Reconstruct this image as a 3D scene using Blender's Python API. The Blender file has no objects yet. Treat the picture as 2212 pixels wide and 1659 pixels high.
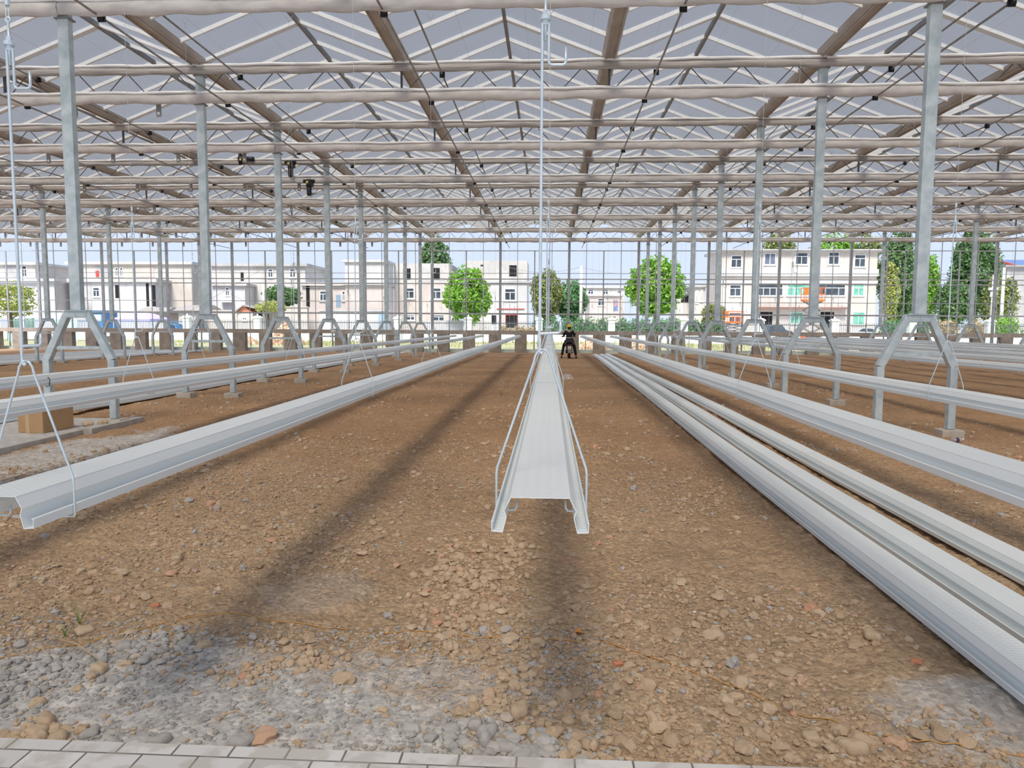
import bpy, bmesh, math, random
import numpy as np
from mathutils import Vector, Matrix, Euler

random.seed(7)
RNG = np.random.RandomState(11)
SC = bpy.context.scene
COL = SC.collection
PI = math.pi

# ------------------------------------------------------------------ camera
EYE = 1.53                       # eye height above the soil
F, YAW, PITCH, ROLL = 1550.16, .0521, .084, .0055
cam_data = bpy.data.cameras.new('camera')
cam_data.sensor_fit = 'HORIZONTAL'
cam_data.sensor_width = 36.0
cam_data.lens = F / 2212 * 36.0
cam_data.clip_start = .05
cam_data.clip_end = 600
cam = bpy.data.objects.new('camera', cam_data)
COL.objects.link(cam)
_fw = Vector((-math.sin(YAW) * math.cos(PITCH), math.cos(YAW) * math.cos(PITCH), -math.sin(PITCH)))
_rt = Vector((math.cos(YAW), math.sin(YAW), 0))
_up = _rt.cross(_fw)
_rt2 = _rt * math.cos(ROLL) + _up * math.sin(ROLL) * 1
_up2 = _up * math.cos(ROLL) - _rt * math.sin(ROLL) * 1
_m = Matrix((_rt2, _up2, -_fw)).transposed().to_4x4()
_m.translation = Vector((0, 0, EYE))
cam.matrix_world = _m
SC.camera = cam


def at(px, py, Y):
    """world point seen at a picture position, at forward distance Y"""
    u, v = (px - 1106) / F, (py - 829.5) / F
    d = _fw + _rt2 * u - _up2 * v
    return Vector((0, 0, EYE)) + d * (Y / d.y)


# ------------------------------------------------------------------ world, sun, exposure
world = bpy.data.worlds.new('sky')
SC.world = world
world.use_nodes = True
nt = world.node_tree
nt.nodes.clear()
o_ = nt.nodes.new('ShaderNodeOutputWorld')
bg = nt.nodes.new('ShaderNodeBackground')
tc = nt.nodes.new('ShaderNodeTexCoord')
sp = nt.nodes.new('ShaderNodeSeparateXYZ')
cr = nt.nodes.new('ShaderNodeValToRGB')
cr.color_ramp.elements[0].position = 0.0
cr.color_ramp.elements[0].color = (.70, .79, .97, 1)
cr.color_ramp.elements[1].position = .55
cr.color_ramp.elements[1].color = (.50, .62, .92, 1)
e_ = cr.color_ramp.elements.new(.12)
e_.color = (.63, .735, .97, 1)
nt.links.new(tc.outputs['Generated'], sp.inputs[0])
nt.links.new(sp.outputs['Z'], cr.inputs[0])
nt.links.new(cr.outputs[0], bg.inputs[0])
bg.inputs[1].default_value = 1.12
nt.links.new(bg.outputs[0], o_.inputs[0])

sun_data = bpy.data.lights.new('sun', 'SUN')
sun_data.energy = 6.0
sun_data.angle = math.radians(19.0)
sun_data.color = (1.0, .955, .89)
sun = bpy.data.objects.new('sun', sun_data)
COL.objects.link(sun)
sun.rotation_euler = Vector((-.11, -.72, 1)).to_track_quat('Z', 'Y').to_euler()
sun.location = (-10, -20, 40)

vs = SC.view_settings
vs.view_transform = 'Standard'
vs.look = 'None'
vs.gamma = 1
vs.use_curve_mapping = False
vs.exposure = 0.0


# ------------------------------------------------------------------ materials
def newmat(name):
    m = bpy.data.materials.new(name)
    m.use_nodes = True
    return m, m.node_tree, m.node_tree.nodes['Principled BSDF']


def mat(name, c, rough=.6, metal=0, c2=None, scale=8, detail=4, lo=.35, hi=.65, bump=0, bscale=None,
        spec=.5, coords='Object', alpha=1, stretch=None, emit=None):
    m, t, p = newmat(name)
    p.inputs['Base Color'].default_value = (*c, 1)
    p.inputs['Roughness'].default_value = rough
    p.inputs['Metallic'].default_value = metal
    p.inputs['Specular IOR Level'].default_value = spec
    if alpha < 1:
        p.inputs['Alpha'].default_value = alpha
    tcn = t.nodes.new('ShaderNodeTexCoord')
    src = tcn.outputs[coords]
    if coords == 'World':
        pass
    if stretch:
        mp = t.nodes.new('ShaderNodeMapping')
        mp.inputs['Scale'].default_value = stretch
        t.links.new(src, mp.inputs[0])
        src = mp.outputs[0]
    nz = t.nodes.new('ShaderNodeTexNoise')
    nz.inputs['Scale'].default_value = scale
    nz.inputs['Detail'].default_value = detail
    t.links.new(src, nz.inputs['Vector'])
    if c2:
        r = t.nodes.new('ShaderNodeValToRGB')
        r.color_ramp.elements[0].position = lo
        r.color_ramp.elements[0].color = (*c, 1)
        r.color_ramp.elements[1].position = hi
        r.color_ramp.elements[1].color = (*c2, 1)
        t.links.new(nz.outputs['Fac'], r.inputs[0])
        t.links.new(r.outputs[0], p.inputs['Base Color'])
    if bump:
        b = t.nodes.new('ShaderNodeBump')
        b.inputs['Strength'].default_value = bump
        b.inputs['Distance'].default_value = .01
        if bscale:
            n2 = t.nodes.new('ShaderNodeTexNoise')
            n2.inputs['Scale'].default_value = bscale
            n2.inputs['Detail'].default_value = 4
            t.links.new(src, n2.inputs['Vector'])
            t.links.new(n2.outputs['Fac'], b.inputs['Height'])
        else:
            t.links.new(nz.outputs['Fac'], b.inputs['Height'])
        t.links.new(b.outputs[0], p.inputs['Normal'])
    return m


GALV = mat('galvanised_steel', (.44, .53, .56), .45, .25, (.62, .70, .72), 7, 8, bump=.05, bscale=60)
GALV_D = mat('dull_steel', (.25, .25, .25), .55, .3, (.34, .34, .34), 6, 4)
GALV_G = mat('end_wall_steel', (.36, .38, .40), .5, .3, (.46, .48, .50), 3, 4)
GUTM = mat('gutter_steel', (.42, .37, .33), .5, .2, (.52, .47, .43), 2, 4)
ROD = mat('rod_steel', (.56, .66, .72), .35, .35, (.68, .78, .84), 9, 3)
WIRE = mat('wire_steel', (.55, .55, .55), .45, .3)
ALU = mat('rafter_aluminium', (.84, .90, .97), .5, 0, (.92, .96, 1.0), 6, 3)
CLOTH = mat('shade_cloth', (.52, .495, .48), .9, 0, (.63, .605, .59), 3.5, 5, bump=.3, bscale=14, stretch=(1, 3, 3))
CLOTH_D = mat('shade_cloth_folded', (.34, .32, .31), .9, 0, (.58, .55, .53), 4, 6, .35, .7, bump=.5, bscale=10, stretch=(.35, 6, 14))
CLOTH_W = mat('white_cloth_edge', (.86, .88, .90), .8, 0, (.93, .94, .95), 6, 4)
BLACK = mat('black_plastic', (.012, .012, .014), .45)
CONC = mat('rough_concrete', (.36, .31, .27), .92, 0, (.46, .41, .36), 2.5, 8, bump=.6, bscale=22)
CONC_P = mat('pier_render', (.27, .235, .20), .95, 0, (.38, .34, .30), 3, 8, bump=.8, bscale=18)
BLOCKM = mat('footing_concrete', (.44, .40, .34), .9, 0, (.56, .51, .44), 8, 6, bump=.5, bscale=40)
WHITEP = mat('white_paint', (.86, .90, .88), .6, 0, (.78, .82, .80), 3, 3)
CARD = mat('cardboard', (.42, .26, .13), .85, 0, (.50, .31, .16), 3, 4)
TAPE = mat('parcel_tape', (.56, .38, .20), .3)
ORANGE = mat('orange_paint', (.85, .17, .03), .45)
REDM = mat('red_paint', (.55, .06, .05), .5)
BLUEM = mat('blue_paint', (.08, .24, .46), .5)
GLASSD = mat('dark_window_glass', (.03, .04, .05), .15, 0, (.07, .09, .11), 1.2, 3, spec=.7)
GLASSG = mat('green_curtained_glass', (.10, .34, .24), .3, 0, (.22, .52, .40), 1.5, 3)
GLASSB = mat('blue_grey_glass', (.10, .12, .17), .2, 0, (.17, .20, .26), 1.0, 3)
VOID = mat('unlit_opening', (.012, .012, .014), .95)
PVC = mat('white_window_frame', (.86, .87, .88), .5)
ROOFT = mat('grey_roof_tiles', (.26, .24, .22), .9, 0, (.42, .39, .36), 6, 5, bump=.6, bscale=12)
BRICKO = mat('orange_brick', (.58, .22, .12), .9, 0, (.66, .30, .18), 9, 4)
RUBBLE = mat('rubble', (.42, .27, .18), .95, 0, (.62, .46, .34), 5, 5)
BARK = mat('bark', (.16, .12, .08), .9, 0, (.24, .19, .14), 8, 4)
POLE = mat('pale_concrete_pole', (.54, .51, .47), .85, 0, (.64, .61, .57), 5, 3)
TYRE = mat('tyre_rubber', (.02, .02, .02), .8)


def facade(name, a, b, c=(.40, .36, .32)):
    """weathered plaster: two pale tones with grey vertical stains"""
    m, t, p = newmat(name)
    p.inputs['Roughness'].default_value = .9
    tcn = t.nodes.new('ShaderNodeTexCoord')
    n1 = t.nodes.new('ShaderNodeTexNoise'); n1.inputs['Scale'].default_value = .45; n1.inputs['Detail'].default_value = 5
    n2 = t.nodes.new('ShaderNodeTexNoise'); n2.inputs['Scale'].default_value = 1.0; n2.inputs['Detail'].default_value = 8
    n2.inputs['Roughness'].default_value = .75
    mp = t.nodes.new('ShaderNodeMapping'); mp.inputs['Scale'].default_value = (3.5, 3.5, 1.1)
    t.links.new(tcn.outputs['Object'], n1.inputs['Vector'])
    t.links.new(tcn.outputs['Object'], mp.inputs[0]); t.links.new(mp.outputs[0], n2.inputs['Vector'])
    r1 = t.nodes.new('ShaderNodeValToRGB'); r1.color_ramp.elements[0].color = (*a, 1); r1.color_ramp.elements[1].color = (*b, 1)
    r1.color_ramp.elements[0].position = .4; r1.color_ramp.elements[1].position = .6
    r2 = t.nodes.new('ShaderNodeValToRGB'); r2.color_ramp.elements[0].position = .52; r2.color_ramp.elements[1].position = .72
    mx = t.nodes.new('ShaderNodeMix'); mx.data_type = 'RGBA'
    t.links.new(n1.outputs['Fac'], r1.inputs[0]); t.links.new(n2.outputs['Fac'], r2.inputs[0])
    mul = t.nodes.new('ShaderNodeMath'); mul.operation = 'MULTIPLY'; mul.inputs[1].default_value = .8
    t.links.new(r2.outputs[0], mul.inputs[0]); t.links.new(mul.outputs[0], mx.inputs['Factor'])
    t.links.new(r1.outputs[0], mx.inputs['A']); mx.inputs['B'].default_value = (*c, 1)
    t.links.new(mx.outputs['Result'], p.inputs['Base Color'])
    return m


F_CREAM = facade('cream_plaster', (.54, .49, .435), (.61, .565, .51))
F_WHITE = facade('white_plaster', (.53, .525, .52), (.60, .595, .59))
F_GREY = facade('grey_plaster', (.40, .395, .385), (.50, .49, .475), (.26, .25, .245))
F_PINK = facade('pinkish_plaster', (.53, .46, .42), (.59, .53, .48))
F_DUSTY = facade('dusty_grey_plaster', (.50, .485, .455), (.60, .575, .54), (.32, .295, .27))


def glazing_material():
    """white diffusing greenhouse sheet: lets part of the light straight through and scatters the rest"""
    m = bpy.data.materials.new('diffusing_roof_sheet')
    m.use_nodes = True
    t = m.node_tree
    t.nodes.clear()
    out = t.nodes.new('ShaderNodeOutputMaterial')
    tr = t.nodes.new('ShaderNodeBsdfTransparent'); tr.inputs[0].default_value = (.95, .89, .79, 1)
    df = t.nodes.new('ShaderNodeBsdfDiffuse'); df.inputs[0].default_value = (.34, .34, .355, 1)
    tl = t.nodes.new('ShaderNodeBsdfTranslucent'); tl.inputs[0].default_value = (.10, .10, .095, 1)
    ad = t.nodes.new('ShaderNodeMixShader'); ad.inputs[0].default_value = .5
    mx = t.nodes.new('ShaderNodeMixShader'); mx.inputs[0].default_value = .62
    nz = t.nodes.new('ShaderNodeTexNoise'); nz.inputs['Scale'].default_value = 1.3; nz.inputs['Detail'].default_value = 5
    tcn = t.nodes.new('ShaderNodeTexCoord')
    mr = t.nodes.new('ShaderNodeMapRange'); mr.inputs['To Min'].default_value = .58; mr.inputs['To Max'].default_value = .68
    t.links.new(tcn.outputs['Object'], nz.inputs['Vector'])
    t.links.new(nz.outputs['Fac'], mr.inputs['Value'])
    t.links.new(mr.outputs[0], mx.inputs[0])
    t.links.new(df.outputs[0], ad.inputs[1]); t.links.new(tl.outputs[0], ad.inputs[2])
    t.links.new(tr.outputs[0], mx.inputs[1]); t.links.new(ad.outputs[0], mx.inputs[2])
    t.links.new(mx.outputs[0], out.inputs[0])
    return m


SHEET = glazing_material()


def trough_material():
    """off-white coated steel; the top face carries rows of small pressed ribs"""
    m, t, p = newmat('coated_trough_steel')
    p.inputs['Roughness'].default_value = .38
    p.inputs['Base Color'].default_value = (.70, .755, .755, 1)
    tcn = t.nodes.new('ShaderNodeTexCoord')
    n1 = t.nodes.new('ShaderNodeTexNoise'); n1.inputs['Scale'].default_value = 1.4; n1.inputs['Detail'].default_value = 4
    r1 = t.nodes.new('ShaderNodeValToRGB')
    r1.color_ramp.elements[0].color = (.76, .81, .81, 1); r1.color_ramp.elements[1].color = (.86, .90, .91, 1)
    t.links.new(tcn.outputs['Object'], n1.inputs['Vector']); t.links.new(n1.outputs['Fac'], r1.inputs[0])
    t.links.new(r1.outputs[0], p.inputs['Base Color'])
    # ribs: product of two waves, only on faces looking up
    w1 = t.nodes.new('ShaderNodeTexWave'); w1.bands_direction = 'Y'; w1.inputs['Scale'].default_value = 12
    w2 = t.nodes.new('ShaderNodeTexWave'); w2.bands_direction = 'X'; w2.inputs['Scale'].default_value = 9
    t.links.new(tcn.outputs['Object'], w1.inputs['Vector']); t.links.new(tcn.outputs['Object'], w2.inputs['Vector'])
    mu = t.nodes.new('ShaderNodeMath'); mu.operation = 'MULTIPLY'
    t.links.new(w1.outputs['Fac'], mu.inputs[0]); t.links.new(w2.outputs['Fac'], mu.inputs[1])
    ge = t.nodes.new('ShaderNodeNewGeometry'); sx = t.nodes.new('ShaderNodeSeparateXYZ')
    t.links.new(ge.outputs['True Normal'], sx.inputs[0])
    ab = t.nodes.new('ShaderNodeMath'); ab.operation = 'ABSOLUTE'; t.links.new(sx.outputs['Z'], ab.inputs[0])
    gt = t.nodes.new('ShaderNodeMath'); gt.operation = 'GREATER_THAN'; gt.inputs[1].default_value = .9
    t.links.new(ab.outputs[0], gt.inputs[0])
    m2 = t.nodes.new('ShaderNodeMath'); m2.operation = 'MULTIPLY'
    t.links.new(mu.outputs[0], m2.inputs[0]); t.links.new(gt.outputs[0], m2.inputs[1])
    b = t.nodes.new('ShaderNodeBump'); b.inputs['Strength'].default_value = .35; b.inputs['Distance'].default_value = .004
    t.links.new(m2.outputs[0], b.inputs['Height']); t.links.new(b.outputs[0], p.inputs['Normal'])
    return m


TROUGH = trough_material()


# ------------------------------------------------------------------ mesh helpers
class MB:
    def __init__(s):
        s.v = []; s.f = []; s.mi = []; s.cur = 0

    def add(s, vs_, fs_):
        b = len(s.v)
        s.v += [tuple(v) for v in vs_]
        s.f += [tuple(i + b for i in f) for f in fs_]
        s.mi += [s.cur] * len(fs_)
        return s

    def box(s, x0, x1, y0, y1, z0, z1):
        s.add([(x0, y0, z0), (x1, y0, z0), (x1, y1, z0), (x0, y1, z0), (x0, y0, z1), (x1, y0, z1), (x1, y1, z1), (x0, y1, z1)],
              [(0, 3, 2, 1), (4, 5, 6, 7), (0, 1, 5, 4), (1, 2, 6, 5), (2, 3, 7, 6), (3, 0, 4, 7)])
        return s

    def hull8(s, pts):
        s.add(pts, [(0, 3, 2, 1), (4, 5, 6, 7), (0, 1, 5, 4), (1, 2, 6, 5), (2, 3, 7, 6), (3, 0, 4, 7)])
        return s

    def beam(s, a, b, w, h, up=(0, 0, 1)):
        a = Vector(a); b = Vector(b); d = (b - a).normalized(); u = Vector(up)
        if abs(d.dot(u)) > .98: u = Vector((0, 1, 0))
        r = d.cross(u).normalized(); u = r.cross(d).normalized()
        r *= w / 2; u *= h / 2
        return s.hull8([a - r - u, a + r - u, b + r - u, b - r - u, a - r + u, a + r + u, b + r + u, b - r + u])

    def tube(s, path, r, n=6, cap=True):
        path = [Vector(p) for p in path]
        rr = r if isinstance(r, (list, tuple)) else [r] * len(path)
        b = len(s.v); prev = None
        for i, p in enumerate(path):
            if i == 0: d = path[1] - p
            elif i == len(path) - 1: d = p - path[i - 1]
            else: d = (path[i + 1] - p).normalized() + (p - path[i - 1]).normalized()
            d.normalize()
            if prev is None:
                u = Vector((0, 0, 1)) if abs(d.z) < .9 else Vector((0, 1, 0))
                u = (u - d * u.dot(d)).normalized()
            else:
                u = prev - d * prev.dot(d)
                u = u.normalized() if u.length > 1e-5 else d.orthogonal().normalized()
            prev = u
            w = d.cross(u)
            for k in range(n):
                a = 2 * PI * k / n
                s.v.append(tuple(p + (u * math.cos(a) + w * math.sin(a)) * rr[i]))
        for i in range(len(path) - 1):
            for k in range(n):
                k2 = (k + 1) % n
                s.f.append((b + i * n + k, b + i * n + k2, b + (i + 1) * n + k2, b + (i + 1) * n + k)); s.mi.append(s.cur)
        if cap:
            s.f.append(tuple(b + k for k in reversed(range(n)))); s.mi.append(s.cur)
            e = b + (len(path) - 1) * n
            s.f.append(tuple(e + k for k in range(n))); s.mi.append(s.cur)
        return s

    def ball(s, c, r, seg=10, rings=6, sc=(1, 1, 1)):
        c = Vector(c); b = len(s.v)
        s.v.append((c.x, c.y, c.z - r * sc[2]))
        for i in range(1, rings):
            ph = PI * i / rings - PI / 2
            for k in range(seg):
                a = 2 * PI * k / seg
                s.v.append((c.x + r * sc[0] * math.cos(ph) * math.cos(a), c.y + r * sc[1] * math.cos(ph) * math.sin(a), c.z + r * sc[2] * math.sin(ph)))
        s.v.append((c.x, c.y, c.z + r * sc[2])); t = len(s.v) - 1
        for k in range(seg):
            k2 = (k + 1) % seg
            s.f.append((b, b + 1 + k2, b + 1 + k)); s.mi.append(s.cur)
            s.f.append((t, b + 1 + (rings - 2) * seg + k, b + 1 + (rings - 2) * seg + k2)); s.mi.append(s.cur)
            for i in range(rings - 2):
                q = b + 1 + i * seg
                s.f.append((q + k, q + k2, q + seg + k2, q + seg + k)); s.mi.append(s.cur)
        return s

    def prism(s, pts, y0, y1):
        """outline in x,z pushed along y"""
        n = len(pts)
        s.add([(x, y0, z) for x, z in pts] + [(x, y1, z) for x, z in pts],
              [tuple(range(n)), tuple(range(2 * n - 1, n - 1, -1))] + [(i, i + n, (i + 1) % n + n, (i + 1) % n) for i in range(n)])
        return s

    def mesh(s, name, m):
        me = bpy.data.meshes.new(name)
        me.from_pydata(s.v, [], s.f)
        ms = m if isinstance(m, (list, tuple)) else [m]
        for q in ms: me.materials.append(q)
        if len(ms) > 1: me.polygons.foreach_set('material_index', s.mi)
        me.update()
        return me

    def build(s, name, m, parent=None, smooth=False, bevel=0, loc=None, solid=0):
        me = s.mesh(name, m)
        return link(name, me, parent, smooth, bevel, loc, solid)


def link(name, me, parent=None, smooth=False, bevel=0, loc=None, solid=0, rot=None):
    o = bpy.data.objects.new(name, me)
    COL.objects.link(o)
    if parent: o.parent = parent
    if loc is not None: o.location = loc
    if rot is not None: o.rotation_euler = rot
    if smooth:
        for p in me.polygons: p.use_smooth = True
    if bevel:
        b = o.modifiers.new('bevel', 'BEVEL'); b.width = bevel; b.segments = 2; b.limit_method = 'ANGLE'
    if solid:
        b = o.modifiers.new('thickness', 'SOLIDIFY'); b.thickness = solid; b.offset = 0
    return o


def tag(o, label=None, cat=None, group=None, kind=None):
    if label: o['label'] = label
    if cat: o['category'] = cat
    if group: o['group'] = group
    if kind: o['kind'] = kind
    return o


def thing(name, label, cat, loc=(0, 0, 0), rz=0, group=None):
    o = bpy.data.objects.new(name, None)
    COL.objects.link(o)
    o.empty_display_size = .2
    o.location = loc
    o.rotation_euler = (0, 0, rz)
    return tag(o, label, cat, group)


def kids(o):
    return [c for c in COL.objects if c.parent == o]


def copy_thing(src, tree, loc, label, rz=None, group=None):
    """tree: list of (part, [sub-parts])"""
    r = src.copy(); COL.objects.link(r); r.location = loc
    if rz is not None: r.rotation_euler = (0, 0, rz)
    r['label'] = label
    if group: r['group'] = group
    for p, subs in tree:
        q = p.copy(); COL.objects.link(q); q.parent = r
        for sgl in subs:
            w = sgl.copy(); COL.objects.link(w); w.parent = q
    return r


ORD = ['nearest', 'second', 'third', 'fourth', 'fifth', 'sixth', 'seventh', 'eighth', 'ninth', 'tenth', 'eleventh', 'twelfth',
       'thirteenth', 'fourteenth', 'fifteenth', 'sixteenth']

# ------------------------------------------------------------------ greenhouse grid
K0, BAY = 10.23, 4.0
ROWS = {'far left': -18.917, 'left': -6.917, 'right': 5.083, 'far right': 17.083}
Y_END = K0 + 8 * BAY
Z_LOW, Z_TOP, Z_GUT, Z_RIDGE = 5.93, 6.45, 6.50, 7.40


def ground_z(y):
    if y < 15: return 0.0
    if y < 41: return -.14 * (y - 15) / 26
    return -.14


# ------------------------------------------------------------------ soil floor
def vnoise(x, y, seed=0):
    """smooth value noise on numpy arrays"""
    xi = np.floor(x).astype(np.int64); yi = np.floor(y).astype(np.int64)
    xf = x - xi; yf = y - yi
    xf = xf * xf * (3 - 2 * xf); yf = yf * yf * (3 - 2 * yf)

    def h(a, b):
        n = (a * 374761393 + b * 668265263 + seed * 1442695) & 0xffffffff
        n = ((n ^ (n >> 13)) * 1274126177) & 0xffffffff
        return ((n ^ (n >> 16)) & 0xffff) / 65535.0
    return (h(xi, yi) * (1 - xf) + h(xi + 1, yi) * xf) * (1 - yf) + (h(xi, yi + 1) * (1 - xf) + h(xi + 1, yi + 1) * xf) * yf


def fbm(x, y, f, octs, seed=0, gain=.5):
    a, s, n = 1.0, 0.0, 0.0
    for i in range(octs):
        s = s + a * vnoise(x * f, y * f, seed + i); n += a
        a *= gain; f *= 2.03
    return s / n - .5


def soil_height(X, Y):
    g = np.where(Y < 15, 0.0, -.14 * np.clip((Y - 15) / 26, 0, 1))
    h = .05 * fbm(X, Y, .45, 3, 3) + .05 * fbm(X, Y, 2.6, 3, 5) + .05 * fbm(X, Y, 9, 3, 9, .7)
    flat = np.clip((3.1 - Y) / .5, 0, 1) * np.clip((.3 - X) / .5, 0, 1)      # levelled grey gravel by the kerb
    h = h * (1 - .8 * flat)
    keep = np.clip((Y - 2.35) / .15, 0, 1)
    return g + h * keep - .012


def soil_material():
    m, t, p = newmat('tilled_soil')
    p.inputs['Roughness'].default_value = .96
    p.inputs['Specular IOR Level'].default_value = .15
    N = t.nodes; L = t.links

    def noise(sc, det=5, rough=.55, vec=None):
        n = N.new('ShaderNodeTexNoise'); n.inputs['Scale'].default_value = sc; n.inputs['Detail'].default_value = det
        n.inputs['Roughness'].default_value = rough
        L.new(vec or ge.outputs['Position'], n.inputs['Vector']); return n.outputs['Fac']

    def ramp(fac, stops):
        r = N.new('ShaderNodeValToRGB'); e = r.color_ramp.elements
        e[0].position, e[0].color = stops[0][0], (*stops[0][1], 1)
        e[1].position, e[1].color = stops[-1][0], (*stops[-1][1], 1)
        for q, c in stops[1:-1]:
            x = e.new(q); x.color = (*c, 1)
        L.new(fac, r.inputs[0]); return r.outputs[0]

    def math_(op, a, b=None, clamp=False):
        n = N.new('ShaderNodeMath'); n.operation = op; n.use_clamp = clamp
        for i, q in enumerate((a, b)):
            if q is None: continue
            if isinstance(q, (int, float)): n.inputs[i].default_value = q
            else: L.new(q, n.inputs[i])
        return n.outputs[0]

    def mix(f, a, b):
        n = N.new('ShaderNodeMix'); n.data_type = 'RGBA'
        if isinstance(f, (int, float)): n.inputs['Factor'].default_value = f
        else: L.new(f, n.inputs['Factor'])
        for k, q in (('A', a), ('B', b)):
            if isinstance(q, tuple): n.inputs[k].default_value = (*q, 1)
            else: L.new(q, n.inputs[k])
        return n.outputs['Result']

    ge = N.new('ShaderNodeNewGeometry')
    sx = N.new('ShaderNodeSeparateXYZ'); L.new(ge.outputs['Position'], sx.inputs[0])
    X, Y = sx.outputs[0], sx.outputs[1]
    big = noise(.5, 5, .6)
    mid = noise(7, 6, .65)
    fine = noise(60, 4, .7)
    near = ramp(big, [(.36, (.43, .305, .195)), (.5, (.51, .365, .235)), (.64, (.57, .42, .27))])
    far = ramp(big, [(.36, (.43, .265, .15)), (.64, (.53, .34, .20))])
    dist = math_('MULTIPLY', math_('SUBTRACT', Y, 3.5), .16, True)
    col = mix(dist, near, far)
    # brick dust patches
    red = ramp(noise(1.7, 5, .6), [(.60, (0, 0, 0)), (.72, (1, 1, 1))])
    col = mix(math_('MULTIPLY', red, .45), col, (.55, .26, .16))
    # grey stone dust by the kerb and beside the paving
    jag = math_('ADD', math_('MULTIPLY', math_('SUBTRACT', noise(1.6, 6, .6), .5), 2.6), 0)

    def patch(cx, cy, rx, ry, amt=1.0, soft=2.2):
        dx = math_('DIVIDE', math_('SUBTRACT', X, cx), rx); dy = math_('DIVIDE', math_('SUBTRACT', Y, cy), ry)
        r = math_('ADD', math_('MULTIPLY', dx, dx), math_('MULTIPLY', dy, dy))
        v = math_('ADD', math_('SUBTRACT', 1.0, r), jag)
        return math_('MULTIPLY', math_('MULTIPLY', v, soft, True), amt)
    g = patch(-1.55, 2.55, 1.75, .78)
    g = math_('MAXIMUM', g, patch(2.0, 2.65, .75, .55, .75))
    g = math_('MAXIMUM', g, patch(-5.5, 7.4, .9, 2.6, .9))
    g = math_('MAXIMUM', g, patch(-1.3, 3.95, .35, .35, .22))
    grey = ramp(mid, [(.3, (.46, .44, .42)), (.5, (.54, .52, .495)), (.7, (.61, .59, .565))])
    col = mix(g, col, grey)
    col = mix(math_('MULTIPLY', ramp(mid, [(.35, (1, 1, 1)), (.55, (0, 0, 0))]), .35), col, mix(.5, col, (.13, .09, .06)))
    vor = N.new('ShaderNodeTexVoronoi'); vor.inputs['Scale'].default_value = 45
    L.new(ge.outputs['Position'], vor.inputs['Vector'])
    vc = N.new('ShaderNodeSeparateColor'); L.new(vor.outputs['Color'], vc.inputs[0])
    spk = ramp(vc.outputs[0], [(.0, (.72, .72, .72)), (.5, (.98, .98, .98)), (1.0, (1.28, 1.25, 1.2))])
    mm = N.new('ShaderNodeMix'); mm.data_type = 'RGBA'; mm.blend_type = 'MULTIPLY'; mm.inputs['Factor'].default_value = .8
    L.new(col, mm.inputs['A']); L.new(spk, mm.inputs['B'])
    L.new(mm.outputs['Result'], p.inputs['Base Color'])
    v2 = N.new('ShaderNodeTexVoronoi'); v2.inputs['Scale'].default_value = 26
    L.new(ge.outputs['Position'], v2.inputs['Vector'])
    hgt = math_('ADD', math_('MULTIPLY', fine, .7), math_('MULTIPLY', math_('SUBTRACT', 1.0, vor.outputs['Distance']), .55))
    hgt = math_('ADD', hgt, math_('MULTIPLY', math_('SUBTRACT', 1.0, v2.outputs['Distance']), .9))
    hgt = math_('ADD', hgt, math_('MULTIPLY', mid, 1.6))
    b = N.new('ShaderNodeBump'); b.inputs['Strength'].default_value = .8; b.inputs['Distance'].default_value = .02
    L.new(math_('SUBTRACT', .85, math_('MULTIPLY', g, .5)), b.inputs['Strength'])
    L.new(hgt, b.inputs['Height']); L.new(b.outputs[0], p.inputs['Normal'])
    return m


SOIL = soil_material()


def axis(pts):
    out = []
    for a, b, st in pts:
        n = max(1, int(round((b - a) / st)))
        out += list(np.linspace(a, b, n, endpoint=False))
    return np.array(out + [pts[-1][1]])


gx = axis([(-36, -12, 1.0), (-12, -6, .12), (-6, -3, .05), (-3, 3, .022), (3, 8, .06), (8, 36, .9)])
gy = axis([(-4, 2.1, 1.0), (2.1, 5, .022), (5, 9, .045), (9, 18, .10), (18, 41.4, .3)])
GX, GY = np.meshgrid(gx, gy)
GZ = soil_height(GX, GY)
nx, ny = len(gx), len(gy)
me = bpy.data.meshes.new('floor')
verts = np.stack([GX, GY, GZ], -1).reshape(-1, 3)
idx = (np.arange(ny - 1)[:, None] * nx + np.arange(nx - 1)[None, :]).reshape(-1)
faces = np.stack([idx, idx + 1, idx + nx + 1, idx + nx], -1)
me.from_pydata(verts.tolist(), [], faces.tolist())
me.materials.append(SOIL)
me.polygons.foreach_set('use_smooth', [True] * len(me.polygons))
tag(link('floor', me), 'bare brown soil floor of the greenhouse', None, None, 'structure')


# ---- clods and stones
def blob(r, sub=1, squash=.7, rough=.28, rs=None):
    rs = rs or RNG
    bm = bmesh.new()
    bmesh.ops.create_icosphere(bm, subdivisions=sub, radius=1)
    k = rs.uniform(.7, 1.3, 3)
    vs_ = []
    for v in bm.verts:
        d = 1 + rs.uniform(-rough, rough)
        vs_.append((v.co.x * d * r * k[0], v.co.y * d * r * k[1], v.co.z * d * r * squash * k[2]))
    fs_ = [tuple(w.index for w in f.verts) for f in bm.faces]
    bm.free()
    return np.array(vs_), fs_


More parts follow.
